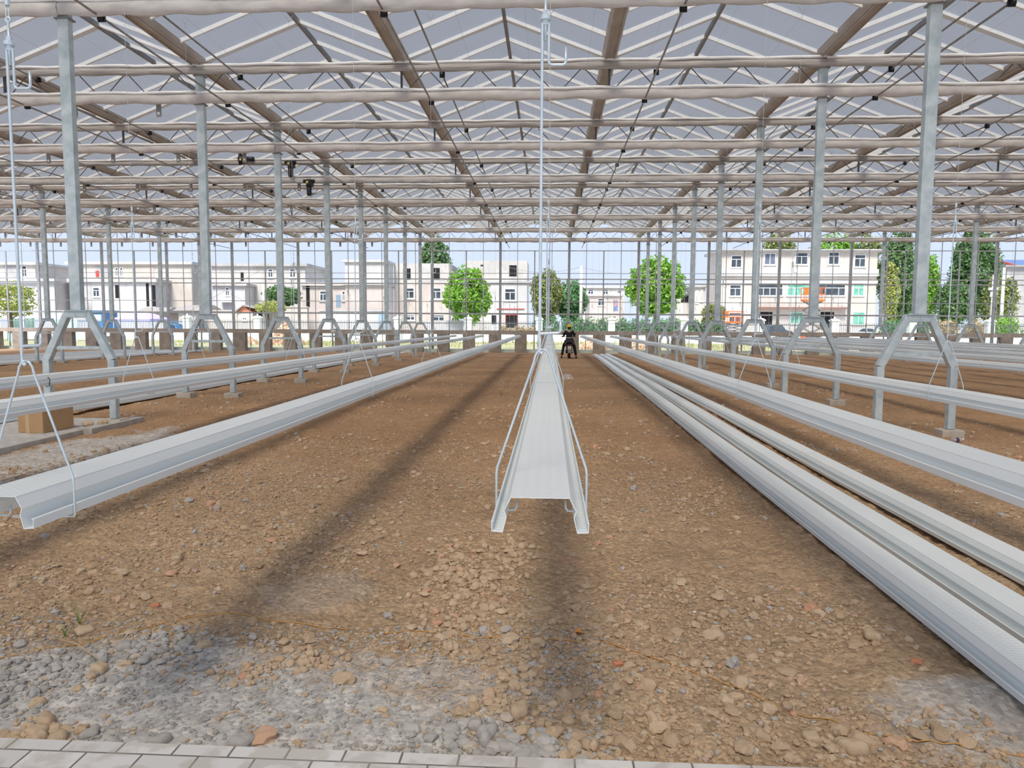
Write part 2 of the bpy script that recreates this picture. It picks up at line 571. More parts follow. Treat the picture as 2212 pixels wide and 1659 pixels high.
def clod_material(name, stops, bump=.5):
    m, t, p = newmat(name)
    p.inputs['Roughness'].default_value = .95
    p.inputs['Specular IOR Level'].default_value = .15
    at_ = t.nodes.new('ShaderNodeAttribute'); at_.attribute_name = 'tone'
    r = t.nodes.new('ShaderNodeValToRGB'); e = r.color_ramp.elements
    e[0].position, e[0].color = stops[0][0], (*stops[0][1], 1); e[1].position, e[1].color = stops[-1][0], (*stops[-1][1], 1)
    for q, c in stops[1:-1]:
        x = e.new(q); x.color = (*c, 1)
    t.links.new(at_.outputs['Fac'], r.inputs[0])
    t.links.new(r.outputs[0], p.inputs['Base Color'])
    g = t.nodes.new('ShaderNodeNewGeometry')
    n = t.nodes.new('ShaderNodeTexNoise'); n.inputs['Scale'].default_value = 90; n.inputs['Detail'].default_value = 4
    t.links.new(g.outputs['Position'], n.inputs['Vector'])
    b = t.nodes.new('ShaderNodeBump'); b.inputs['Strength'].default_value = bump; b.inputs['Distance'].default_value = .008
    t.links.new(n.outputs['Fac'], b.inputs['Height']); t.links.new(b.outputs[0], p.inputs['Normal'])
    return m


CLODM = clod_material('broken_clods', [(0, (.40, .29, .19)), (.45, (.49, .365, .245)), (.86, (.56, .43, .295)), (.90, (.58, .32, .21)),
                                       (.93, (.42, .395, .37)), (.995, (.46, .43, .40)), (1, (.60, .58, .55))])
GRAVM = clod_material('grey_gravel', [(0, (.32, .305, .285)), (.6, (.43, .41, .385)), (.9, (.50, .475, .44)), (1, (.52, .39, .26))])


def scatter(name, label, n, region, rmin, rmax, m, sub, seed, power=2.2, weight=None):
    rs = np.random.RandomState(seed)
    shapes = [blob(1, sub, rs.uniform(.5, .85), .26, rs) for _ in range(14)]
    V = []; Fc = []; tone = []; base = 0
    cnt = 0
    while cnt < n:
        x = rs.uniform(region[0], region[1]); y = region[2] * (region[3] / region[2]) ** rs.uniform(0, 1)
        if abs(x - .05) > y * .95 + .4: continue
        if weight is not None and rs.uniform() > weight(x, y): continue
        r = rmin + (rmax - rmin) * rs.uniform() ** power
        vs_, fs_ = shapes[rs.randint(14)]
        a = rs.uniform(0, 2 * PI); c, s = math.cos(a), math.sin(a)
        z = float(soil_height(np.array([x]), np.array([y]))[0]) + r * .18
        P = np.empty_like(vs_); P[:, 0] = (vs_[:, 0] * c - vs_[:, 1] * s) * r + x
        P[:, 1] = (vs_[:, 0] * s + vs_[:, 1] * c) * r + y; P[:, 2] = vs_[:, 2] * r + z
        V.append(P); Fc += [tuple(i + base for i in f) for f in fs_]; base += len(P)
        tone += [rs.uniform()] * len(P); cnt += 1
    me = bpy.data.meshes.new(name)
    me.from_pydata(np.concatenate(V).tolist(), [], Fc)
    me.materials.append(m)
    at_ = me.attributes.new('tone', 'FLOAT', 'POINT'); at_.data.foreach_set('value', tone)
    o = link(name, me)
    return tag(o, label, 'soil', None, 'stuff')


def clumpy(x, y):
    a = float(fbm(np.array([x]), np.array([y]), 1.3, 3, 77)[0]) + .5
    return min(1, max(.06, (a - .38) * 4))


def on_gravel(x, y):
    return ((x + 1.55) / 1.75) ** 2 + ((y - 2.55) / .78) ** 2 < 1.0


def under_trough(x, y): return (1.78 < x < 3.25) or (-8.65 < x < -7.7 and y > 9) or (-6.95 < x < -6.0 and y < 10.8 and x > -6.5)


def crumby(x, y): return 0 if under_trough(x, y) else clumpy(x, y) * (.12 if on_gravel(x, y) else 1)


def lumpy(x, y): return 0 if under_trough(x, y) or (x < -6.1 and y < 10.8) else clumpy(x, y) * (.10 if on_gravel(x, y) else 1)


scatter('soil_crumbs', 'small crumbs of brown soil strewn over the bare floor', 30000, (-5.5, 5.5, 2.42, 9.5), .003, .017, CLODM, 1, 5, 2.2, crumby)
scatter('soil_lumps', 'broken lumps of dry brown soil strewn over the floor', 3200, (-9, 7, 2.45, 22), .014, .042, CLODM, 2, 6, 3.0, lumpy)
scatter('grey_gravel', 'loose grey gravel along the paved kerb', 5200, (-2.9, .3, 2.4, 3.5), .003, .013, GRAVM, 1, 8, 2.0)


def cluster(name, label, n, blobs_, rmin, rmax, m, seed, tone_lo, tone_hi):
    """lumps heaped round a few places; blobs_: (x, y, spread x, spread y)"""
    rs = np.random.RandomState(seed)
    shapes = [blob(1, 2, rs.uniform(.55, .85), .16, rs) for _ in range(12)]
    V = []; Fc = []; tone = []; base = 0
    for i in range(n):
        bx_, by_, sx_, sy_ = blobs_[i % len(blobs_)]
        x, y = bx_ + rs.normal() * sx_, max(2.41, by_ + rs.normal() * sy_)
        r = rmin + (rmax - rmin) * rs.uniform() ** 2.4
        vs_, fs_ = shapes[rs.randint(12)]
        a = rs.uniform(0, 2 * PI); c, s = math.cos(a), math.sin(a)
        z = float(soil_height(np.array([x]), np.array([y]))[0]) + r * .3
        P = np.empty_like(vs_); P[:, 0] = (vs_[:, 0] * c - vs_[:, 1] * s) * r + x
        P[:, 1] = (vs_[:, 0] * s + vs_[:, 1] * c) * r + y; P[:, 2] = vs_[:, 2] * r + z
        V.append(P); Fc += [tuple(q + base for q in f) for f in fs_]; base += len(P)
        tone += [rs.uniform(tone_lo, tone_hi)] * len(P)
    me = bpy.data.meshes.new(name)
    me.from_pydata(np.concatenate(V).tolist(), [], Fc)
    me.materials.append(m)
    at_ = me.attributes.new('tone', 'FLOAT', 'POINT'); at_.data.foreach_set('value', tone)
    return tag(link(name, me), label, 'soil', None, 'stuff')


cluster('soil_heap', 'low drift of broken brown clods left of and below the middle trough end', 620,
        [(-.62, 4.5, .12, .3), (-.50, 4.1, .13, .22), (-.45, 3.7, .16, .2), (-.30, 4.6, .12, .3)], .008, .030, CLODM, 21, .2, .9)
cluster('soil_heap', 'short drift of tan clods running down to the kerb right of the gravel', 230,
        [(-.16, 2.95, .07, .10), (-.22, 2.78, .06, .07), (.02, 2.62, .07, .09), (.12, 2.46, .06, .04)], .006, .028, CLODM, 22, .3, .88)
cluster('grey_lumps', 'grey dusty lumps spread over the left side of the gravel', 620,
        [(-2.25, 3.0, .22, .10), (-1.95, 3.12, .16, .10), (-1.75, 3.22, .12, .09), (-2.3, 2.8, .18, .10)], .005, .026, GRAVM, 23, .2, 1.0)
cluster('grey_lumps', 'grey lumps against the kerb right of the smooth gravel', 260,
        [(-.28, 2.56, .10, .06), (-.12, 2.48, .12, .04), (.02, 2.50, .07, .05)], .006, .030, GRAVM, 24, .4, .95)
cluster('soil_heap', 'ochre crumbs heaped by the kerb at lower left', 90, [(-1.92, 2.46, .07, .03)], .006, .026, CLODM, 25, .5, .9)
cluster('soil_heap', 'brown crumbs lying on the upper right of the gravel', 150, [(-1.28, 3.02, .10, .06), (-1.05, 3.12, .10, .05)], .006, .022, CLODM, 26, .3, .9)


def rock_mesh(name, r, seed, m, tone, squash=.65):
    rs = np.random.RandomState(seed)
    vs_, fs_ = blob(r, 3, squash, .05, rs)
    k = rs.uniform(.72, 1.28, (6, 3))
    d = np.array([[math.sin(3 * v[0] / r * q[0] + 5 * q[1]) * math.cos(3.3 * v[1] / r * q[2]) for q in k] for v in vs_]).sum(1)
    vs_ = vs_ * (1 + .055 * d[:, None])
    me = bpy.data.meshes.new(name)
    me.from_pydata(vs_.tolist(), [], fs_)
    me.materials.append(m)
    a = me.attributes.new('tone', 'FLOAT', 'POINT'); a.data.foreach_set('value', [tone] * len(vs_))
    for p in me.polygons: p.use_smooth = True
    return me


def on_ground(px, py):
    y = 2.0
    for _ in range(40):
        p = at(px, py, y)
        y *= 1
        d = at(px, py, 1) - Vector((0, 0, EYE))
        t_ = (float(soil_height(np.array([p.x]), np.array([p.y]))[0]) - EYE) / d.z
        y = t_
    return at(px, py, y)


ROCKS = [  # picture position, radius m, tone, label
    (1170, 1155, .022, .62, 'squarish tan stone lying alone just below the end of the middle trough'),
    (1055, 1507, .036, .55, 'large tan clod at the top left of the rubble near the kerb'),
    (1122, 1543, .037, .58, 'round pale brown clod in the middle of the rubble near the kerb'),
    (1085, 1462, .030, .52, 'knobbly brown clod above the rubble near the kerb'),
    (1128, 1440, .020, .6, 'small pale clod behind the knobbly brown clod, right of the gravel'),
    (1082, 1490, .022, .5, 'brown clod between two larger clods near the kerb'),
    (1017, 1620, .026, .3, 'grey stone against the paved kerb, left of the widest grey boulder'),
    (1050, 1600, .042, .93, 'grey boulder just above the paved kerb right of the gravel'),
    (1092, 1622, .040, .93, 'widest grey boulder touching the paved kerb'),
    (1027, 1575, .034, .93, 'grey lump above the small stone at the kerb'),
    (1195, 1590, .036, .5, 'brown clod on the right edge of the gravel by the kerb'),
    (1240, 1620, .034, .6, 'ochre clod standing on the kerb line right of the gravel'),
    (838, 1435, .026, .95, 'dark grey stone alone on the top edge of the gravel'),
    (838, 1332, .022, .93, 'grey stone half buried in the brown soil above the gravel'),
    (1683, 1417, .024, .68, 'smooth pale tan stone alone on the soil left of the lying troughs'),
    (1545, 1250, .022, .62, 'flat tan stone on the soil between middle and lying troughs'),
    (1885, 1378, .034, .55, 'flat wide clod near the edge of the lying troughs'),
    (1965, 1386, .026, .62, 'pale angular stone beside the lying troughs'),
    (1715, 1300, .020, .5, 'brown stone in the soil far left of the lying troughs'),
    (1846, 1625, .038, .62, 'big ochre clod in the lower right of the picture'),
    (1755, 1600, .036, .6, 'long ochre clod left of the big ochre clod'),
    (1620, 1355, .020, .4, 'elongated dark brown stone lying askew on the soil'),
    (1520, 1460, .022, .7, 'pale round stone beside a chip of red brick'),
    (180, 1368, .044, .66, 'pale pointed stone left of the grey stones, tallest of them'),
    (267, 1403, .034, .93, 'pale grey stone among the grey stones left of the gravel'),
    (307, 1432, .036, .93, 'broad grey stone with flat faces left of the gravel'),
    (283, 1448, .024, .93, 'small grey stone leaning on the broad grey stone'),
    (212, 1450, .030, .72, 'orange brown clod among the grey stones'),
    (195, 1466, .026, .5, 'brown clod in front of the orange brown clod'),
    (216, 1473, .018, .93, 'small grey stone beside the brown clods'),
    (166, 1491, .018, .7, 'small ochre clod on the left of the gravel'),
    (78, 1526, .030, .7, 'two tone ochre and grey stone at the left edge of the gravel'),
    (95, 1567, .040, .45, 'long pointed grey brown shard at lower left'),
    (75, 1588, .034, .74, 'orange clod at the foot of the pointed shard'),
    (82, 1605, .032, .72, 'ochre clod beside the kerb under the pointed shard'),
    (120, 1607, .038, .7, 'ochre and grey clod second along the kerb at lower left'),
    (192, 1590, .030, .93, 'oval grey clod right of the ochre heap at lower left'),
    (172, 1583, .022, .5, 'small brown clod just left of the oval grey clod'),
    (340, 1610, .036, .93, 'round pale grey clod touching the kerb'),
    (520, 1612, .040, .93, 'angular grey clod by the kerb under the gravel'),
    (22, 1610, .030, .74, 'orange clod at the kerb in the bottom left corner'),
    (27, 1270, .028, .6, 'tan clod near the left edge of the picture'),
    (88, 1255, .022, .62, 'round tan clod right of the clod at the left edge'),
    (400, 1400, .026, .93, 'grey flat stone on the upper edge of the gravel'),
    (545, 1380, .028, .93, 'grey stone upper middle of the gravel patch'),
    (612, 1390, .024, .6, 'ochre clod above the brown heap on the gravel'),
    (568, 1410, .022, .66, 'tall ochre clod left of the brown heap on the gravel'),
    (655, 1437, .024, .66, 'pale ochre clod right of the brown heap on the gravel'),
    (622, 1408, .026, .6, 'brown clod crowning the heap on the gravel'),
    (905, 1312, .024, .55, 'brown clod in the soil left of the middle trough end'),
    (858, 1160, .030, .55, 'flat broken clod in the middle of the left aisle'),
    (985, 1250, .026, .58, 'rounded clod in the soil heap left of the middle trough'),
    (1010, 1290, .026, .6, 'pale clod at the lower end of the soil heap'),
    (955, 1215, .028, .56, 'clod at the top of the soil heap left of the middle trough'),
    (150, 1180, .022, .55, 'brown clod under the near end of the left trough'),
]
for i, (px, py, r, tone, lab) in enumerate(ROCKS):
    p = on_ground(px, py)
    grey = tone > .92
    o = link('stone' if grey else 'soil_clod', rock_mesh('stone' if grey else 'soil_clod', r, 40 + i, CLODM, tone, .6 + .25 * ((i * 7) % 5) / 5),
             None, False, 0, (p.x, p.y + r * .3, p.z + r * .25), 0, (0, 0, i * 1.3))
    tag(o, lab, 'stone' if grey else 'clod')
# brick chips
for i, (px, py, lab) in enumerate([(1335, 1438, 'dark red brick chip beside a pale round stone near the bottom'),
                                   (1065, 1500, 'red brick chip wedged between clods near the kerb'),
                                   (1980, 1432, 'red brick chip near the edge of the lying troughs'),
                                   (335, 1310, 'salmon coloured brick chip in the soil above the gravel')]):
    p = on_ground(px, py)
    b = MB(); b.box(-.022, .022, -.012, .012, -.008, .012)
    o = b.build('brick_chip', BRICKO, None, False, .003, (p.x, p.y, p.z + .006)); o.rotation_euler = (.2, .1, .5 + i)
    tag(o, lab, 'brick')

# orange string lying on the soil
pts = [(-20, 1430), (140, 1398), (300, 1362), (440, 1330), (600, 1345), (720, 1357), (860, 1368), (1000, 1374), (1180, 1381), (1320, 1392),
       (1480, 1450), (1580, 1485), (1720, 1545), (1850, 1584), (1980, 1605), (2120, 1622), (2230, 1645)]
path = []
for px, py in pts:
    q = on_ground(px, py); path.append((q.x, q.y, q.z + .012))
sm = []
for i in range(len(path) - 1):
    for k in range(5):
        a, b = Vector(path[i]), Vector(path[i + 1]); q = a.lerp(b, k / 5)
        q.z = float(soil_height(np.array([q.x]), np.array([q.y]))[0]) + .006
        sm.append(q)
tag(MB().tube(sm, .0022, 5).build('string', mat('orange_twine', (.62, .33, .08), .9), None, True),
    'thin orange twine lying across the soil near the camera', 'string')


# ------------------------------------------------------------------ paving
def paver_material(k=1.0, name='grey_pavers'):
    m, t, p = newmat(name)
    p.inputs['Roughness'].default_value = .9
    g = t.nodes.new('ShaderNodeNewGeometry')
    mp = t.nodes.new('ShaderNodeMapping'); mp.inputs['Rotation'].default_value = (0, 0, .0)
    br = t.nodes.new('ShaderNodeTexBrick'); br.offset = .5; br.squash = 1
    br.inputs['Scale'].default_value = 1; br.inputs['Brick Width'].default_value = .2; br.inputs['Row Height'].default_value = .105
    br.inputs['Mortar Size'].default_value = .004
    br.inputs['Color1'].default_value = (.52 * k, .505 * k, .485 * k, 1); br.inputs['Color2'].default_value = (.60 * k, .585 * k, .565 * k, 1)
    br.inputs['Mortar'].default_value = (.18, .165, .15, 1)
    t.links.new(g.outputs['Position'], mp.inputs[0]); t.links.new(mp.outputs[0], br.inputs['Vector'])
    n = t.nodes.new('ShaderNodeTexNoise'); n.inputs['Scale'].default_value = 9; n.inputs['Detail'].default_value = 7
    t.links.new(g.outputs['Position'], n.inputs['Vector'])
    r = t.nodes.new('ShaderNodeValToRGB'); r.color_ramp.elements[0].position = .46; r.color_ramp.elements[1].position = .56
    t.links.new(n.outputs['Fac'], r.inputs[0])
    mx = t.nodes.new('ShaderNodeMix'); mx.data_type = 'RGBA'; mu = t.nodes.new('ShaderNodeMath'); mu.operation = 'MULTIPLY'
    mu.inputs[1].default_value = .5
    t.links.new(r.outputs[0], mu.inputs[0]); t.links.new(mu.outputs[0], mx.inputs['Factor'])
    t.links.new(br.outputs['Color'], mx.inputs['A']); mx.inputs['B'].default_value = (.44, .39, .34, 1)
    t.links.new(mx.outputs['Result'], p.inputs['Base Color'])
    b = t.nodes.new('ShaderNodeBump'); b.inputs['Strength'].default_value = .7; b.inputs['Distance'].default_value = .008
    iv = t.nodes.new('ShaderNodeMath'); iv.operation = 'SUBTRACT'; iv.inputs[0].default_value = 1
    t.links.new(br.outputs['Fac'], iv.inputs[1]); t.links.new(iv.outputs[0], b.inputs['Height'])
    t.links.new(b.outputs[0], p.inputs['Normal'])
    return m


PAVER = paver_material()
KERB = mat('kerb_concrete', (.40, .37, .33), .9, 0, (.52, .49, .45), 5, 6, bump=.5, bscale=30)
tag(MB().box(-14, 8, -3, 2.375, -.08, .03).build('paving', paver_material(1.22, 'pale_grey_pavers')), 'grey brick paving along the bottom edge of the picture', None, None, 'structure')
tag(MB().box(-14, -6.40, 2.375, 10.55, -.08, .055).build('paving', PAVER), 'grey brick paving beside the left post', None, None, 'structure')
tag(MB().box(-6.40, -6.33, 2.375, 9.35, -.08, .058).box(-6.40, -6.20, 9.35, 10.62, -.08, .075).build('kerb', KERB),
    'concrete edging of the left paving', None, None, 'structure')


# ------------------------------------------------------------------ posts on A-frames
def post_parts(root):
    zt = 1.68
    c = MB(); c.box(-.08, .08, -.055, .055, zt + .012, Z_GUT)
    col_ = c.build('column', GALV, root, bevel=.008)
    b = MB(); b.box(-.17, .17, -.075, .075, zt, zt + .012)
    pl = b.build('plate', GALV, root)
    co = [MB().box(-.11, .11, -.08, .08, z, z + .02).build('collar', GALV_D, root) for z in (5.78, 6.33)]
    leg = []
    for s in (-1, 1):
        m = MB()
        m.hull8([(s * .14, -.05, zt - .10), (s * .18, -.05, zt), (s * .18, .05, zt), (s * .14, .05, zt - .10),
                 (0, -.05, zt - .10), (0, -.05, zt), (0, .05, zt), (0, .05, zt - .10)])
        m.hull8([(s * .135, -.05, zt - .10), (s * .445, -.05, .95), (s * .445, .05, .95), (s * .135, .05, zt - .10),
                 (s * .185, -.05, zt), (s * .545, -.05, .98), (s * .545, .05, .98), (s * .185, .05, zt)])
        m.box(min(s * .445, s * .545), max(s * .445, s * .545), -.05, .05, .10, .965)
        leg.append(m.build('leg', GALV, root, bevel=.006))
    cb = MB(); cb.box(-.40, .40, -.02, .02, 1.115, 1.165)
    crs = cb.build('crossbar', GALV, root)
    f = []
    for s in (-1, 1):
        m = MB(); m.box(s * .495 - .15, s * .495 + .15, -.12, .12, -.05, .095)
        f.append(m.build('footing', BLOCKM, root, bevel=.012))
    for q in leg[:]:
        m = MB(); q_ = None
    return [(col_, []), (pl, []), (crs, [])] + [(q, []) for q in co] + [(q, []) for q in leg] + [(q, []) for q in f]


first = None
for rn, rx in ROWS.items():
    for k in range(0, 8):
        if rn in ('far left', 'far right') and k < 3: continue
        n = k if rn in ('left', 'right') else k - 3
        lab = 'galvanised square steel post on a splayed two-leg base, %s of the %s row' % (ORD[n], rn)
        loc = (rx, K0 + BAY * k, ground_z(K0 + BAY * k))
        if first is None:
            first = thing('steel_post', lab, 'post', loc, 0, 'steel posts of the greenhouse')
            PTREE = post_parts(first)
        else:
            copy_thing(first, PTREE, loc, lab)

# ------------------------------------------------------------------ trusses, one per twelve metre bay
BRACEM = mat('dark_brace_steel', (.12, .12, .125), .5, .3)
BAYS = [('far left', -30.917), ('left', -18.917), ('middle', -6.917), ('right', 5.083), ('far right', 17.083)]


def truss_parts(root, brackets):
    t = []
    c = MB()
    for z in (Z_LOW, Z_TOP - .03): c.box(.0, 12, -.025, .025, z - .03, z + .03)
    t.append((c.build('chord', GALV_D, root), []))
    w = MB()
    for i in range(12):
        w.tube([(i + .02, 0, Z_LOW), (i + .47, 0, Z_TOP - .05), (i + .53, 0, Z_TOP - .05), (i + .98, 0, Z_LOW)], .011, 5)
    for x in (4, 8): w.box(x - .02, x + .02, -.02, .02, Z_LOW, Z_TOP)
    t.append((w.build('brace', BRACEM, root), []))
    for x in (4, 8):
        t.append((MB().box(x - .05, x + .05, -.04, .04, Z_TOP, Z_GUT + .02).build('gutter_support', GALV_D, root), []))
    if brackets:
        for n in range(7):
            x = 12 - .857 - 1.714 * n
            m = MB(); m.box(x - .05, x + .05, -.012, .0, 5.57, 5.9)
            m.tube([(x, -.018, 5.64), (x, .006, 5.64)], .052, 12)
            br = m.build('hanger_bracket', GALV_D, root)
            h = MB(); h.tube([(x, -.022, 5.64), (x, -.017, 5.64)], .026, 10)
            t.append((br, [h.build('bolt', WHITEP, br)]))
    return t


protos = {}
for bn, bx in BAYS:
    for k in range(-3, 8):
        if k < 0 and bn not in ('middle', 'right'): continue
        if k < -2 and False: continue
        if k < 3 and bn in ('far left', 'far right'): continue
        br = bn in ('left', 'far left') and k >= 1
        lab = 'zigzag braced lattice girder %s the %s bay, %s from the camera' % ('across', bn, ORD[k + 3])
        loc = (bx, K0 + BAY * k, 0)
        if br not in protos:
            r = thing('lattice_girder', lab, 'girder', loc, 0, 'lattice girders under the roof')
            protos[br] = (r, truss_parts(r, br))
        else:
            copy_thing(protos[br][0], protos[br][1], loc, lab)


# ------------------------------------------------------------------ folded shade screens on the girders
def bundle_mesh(name, seed, drop, dark):
    """twelve metres of cloth gathered on a rail: a pale roll on top and a sagging belly with gathers"""
    rs = np.random.RandomState(seed)
    n = 96
    ph = rs.uniform(0, 6, 6)
    V = []; Fc = []; mi = []
    ring = 10
    for i in range(n + 1):
        x = 12 * i / n
        g = abs(math.sin(PI * (x / .75 + .3 * math.sin(x * .7 + ph[0]))))       # scallops between hooks
        d = drop * (.82 + .16 * g + .05 * math.sin(x * 1.9 + ph[1]) + .03 * math.sin(x * 7 + ph[2]))
        wd = .055 + .012 * math.sin(x * 2.3 + ph[3])
        top = .035 + .006 * math.sin(x * 1.3 + ph[4])
        prof = [(-wd * .5, top), (wd * .5, top), (wd * .9, 0), (wd, -d * .35), (wd * .85, -d * .75), (wd * .25, -d), (-wd * .25, -d),
                (-wd * .85, -d * .75), (-wd, -d * .35), (-wd * .9, 0)]
        for (yy, zz) in prof: V.append((x, yy + .006 * math.sin(x * 9 + zz * 60), zz))
    for i in range(n):
        for k in range(ring):
            k2 = (k + 1) % ring
            Fc.append((i * ring + k, (i + 1) * ring + k, (i + 1) * ring + k2, i * ring + k2)); mi.append(0)
    me = bpy.data.meshes.new(name)
    # pale edge roll along the top
    b = MB(); b.v = V; b.f = Fc; b.mi = mi
    b.cur = 0
    me = b.mesh(name, CLOTH_D if dark else CLOTH)
    for p in me.polygons: p.use_smooth = True
    return me


def edge_mesh(name, seed):
    rs = np.random.RandomState(seed); ph = rs.uniform(0, 6, 3)
    b = MB()
    pts = [(12 * i / 40, -.045, .05 + .008 * math.sin(i * .9 + ph[0]) + .006 * math.sin(i * 2.1 + ph[1])) for i in range(41)]
    b.tube(pts, .027, 7)
    me = b.mesh(name, CLOTH_W)
    for p in me.polygons: p.use_smooth = True
    return me


BM = {(d, s): bundle_mesh('cloth', 10 * s + d, .165 if not d else .12, bool(d)) for d in (0, 1) for s in range(4)}
EM = [edge_mesh('edge_roll', s) for s in range(4)]
n_ = 0
for bn, bx in BAYS:
    for k in range(0, 8):
        if k < 3 and bn in ('far left', 'far right'): continue
        for dark, z, nm in ((0, Z_LOW + .01, 'lower'), (1, Z_TOP, 'upper')):
            if dark and k == 0: continue
            lab = '%s gathered %s shade screen on the girder %s from the camera, %s bay' % (
                nm, 'grey brown' if dark else 'beige', ORD[k + 3], bn)
            r = thing('shade_screen', lab, 'screen', (bx, K0 + BAY * k - .125, z), 0, '%s shade screens gathered on the girders' % nm)
            n_ += 1
            link('cloth', BM[(dark, n_ % 4)], r)
            link('edge_roll', EM[n_ % 4], r)

# ------------------------------------------------------------------ gutters, ridges, rafters and roof sheets
gut = MB()
for y0, y1 in ((-8, Y_END + .15),):
    gut.prism([(-.10, 0), (.10, 0), (.13, .05), (.15, .13), (.13, .13), (.085, .03), (-.085, .03), (-.13, .13), (-.15, .13), (-.13, .05)], y0, y1)
    for s in (-.075, .075): gut.box(s - .008, s + .008, y0, y1, -.03, 0)
gme = gut.mesh('roof_gutter', GUTM)
for i, n in enumerate(range(-9, 8)):
    x = 5.083 + 4 * n
    side = 'left' if n < -1.5 else 'right'
    j = (-2 - n) if n < -1.5 else (n + 1)
    lab = 'brown-grey steel roof gutter running away from the camera, %s %s of the middle trough' % (['first', *ORD[1:]][j], side)
    o = link('roof_gutter', gme, None, False, 0, (x, 0, Z_GUT + .02))
    tag(o, lab, 'gutter', 'roof gutters')

raf = MB()
for s in (-1, 1): raf.beam((s * 1.87, 0, Z_GUT + .13), (0, 0, Z_RIDGE - .055), .045, .07)
RAF = raf.mesh('rafter', ALU)
raf = MB()
for s in (-1, 1): raf.beam((s * 1.87, 0, Z_GUT + .13), (0, 0, Z_RIDGE - .06), .13, .06)
RAFW = raf.mesh('rafter', ALU)
for n in range(-9, 7):
    x = 7.083 + 4 * n
    m = MB()
    for s in (-1, 1):
        m.add([(s * 1.9, -8, Z_GUT + .16), (0, -8, Z_RIDGE), (0, Y_END + .1, Z_RIDGE), (s * 1.9, Y_END + .1, Z_GUT + .16)], [(0, 1, 2, 3)])
    c = m.build('ceiling', SHEET, None, False, 0, (x, 0, 0))
    tag(c, None, None, None, 'structure')
    r = MB().box(-.03, .03, -8, Y_END + .1, Z_RIDGE - .13, Z_RIDGE - .04).build('ridge_beam', GALV_D, c)
    for q in range(-1, 33):
        y = K0 + q
        link('rafter', RAFW if q % 4 == 0 else RAF, c, False, 0, (0, y, 0))

# ------------------------------------------------------------------ screen drive tubes, shafts, motors, wires
tube_m = MB().tube([(0, -2, 0), (0, Y_END - 1, 0)], .017, 7).mesh('tube', GALV_D)
cl = MB(); cl.box(-.035, .035, -.05, .05, -.045, .03); cl.box(-.05, .05, -.012, .012, -.06, .045)
CLM = cl.mesh('clamp', BLACK)
for lev, z, xs in (('lower', 5.80, [-18.6, -14.5, -10.45, -6.36, -2.33, 1.76, 6.05, 10.2, 14.3, 18.4, 22.5]),
                   ('upper', 6.31, [-18.4, -14.3, -10.2, -6.1, -2.12, 1.97, 6.32, 10.4, 14.5, 18.6, 22.7])):
    for i, x in enumerate(xs):
        lab = '%s screen push tube running away from the camera, %s from the left' % (lev, ['first', *ORD[1:]][i])
        r = thing('push_tube', lab, 'tube', (x, 0, z), 0, '%s screen push tubes' % lev)
        link('tube', tube_m, r)
        for k in range(0, 8): link('clamp', CLM, r, False, 0, (0, K0 + BAY * k - .03, 0))
for z, nm in ((6.37, 'upper'), (5.79, 'lower')):
    m = MB().tube([(-22, 22.05, z), (26, 22.05, z)], .02, 7)
    tag(m.build('drive_shaft', GALV_D, None, True), '%s horizontal screen drive shaft across the greenhouse' % nm, 'shaft')


def motor(loc, label, horizontal=False):
    r = thing('gear_motor', label, 'motor', loc)
    b = MB(); b.tube([(0, 0, .0), (0, 0, -.05), (0, 0, -.24)], [.07, .10, .085], 12); b.box(-.13, .13, -.06, .06, -.09, -.02)
    b.tube([(-.17, 0, -.055), (.17, 0, -.055)], .05, 10)
    g = b.build('gearbox', BLACK, r, True)
    c = MB(); c.tube([(0, 0, -.22), (0, 0, -.25), (0, 0, -.46), (0, 0, -.49)], [.05, .075, .075, .05], 12)
    c.build('motor_body', BLACK, r, True)
    d = MB(); d.box(.07, .13, -.06, .06, -.22, -.08); d.build('terminal_box', BLACK, r)
    e = MB(); e.box(-.06, .0, -.105, -.098, -.13, -.07); e.build('rating_plate', mat('yellow_plate', (.8, .6, .15), .5), r)
    if horizontal: r.rotation_euler = (0, -PI / 2, 0)
    return r


p = at(628, 357, 21.95); motor((p.x, 21.93, 6.43), 'black screen motor hanging from the upper shaft, middle of the three')
p = at(668, 394, 21.95); motor((p.x, 21.93, 5.87), 'black screen motor hanging lowest, from the lower shaft')
p = at(515, 338, 22.0); motor((p.x, 22.0, 6.50), 'black screen motor lying sideways, leftmost of the three', True)
a = at(672, 424, 22.1); b_ = at(706, 424, 22.1)
tag(MB().box(-7.36, -6.99, 22.08, 22.14, 5.45, 5.50).build('motor_bracket', GALV), 'short steel arm between the lowest motor and the post', 'bracket')

wme = MB().tube([(0, 4, 0), (0, 41, 0)], .0016, 4).mesh('support_wire', WIRE)
for i in range(36):
    o = link('support_wire', wme, None, False, 0, (-17.4 + i * 1.0, 0, Z_LOW + .06))
    tag(o, 'thin screen support wire under the roof, number %d counted from the left' % (i + 1), 'wire', 'screen support wires')

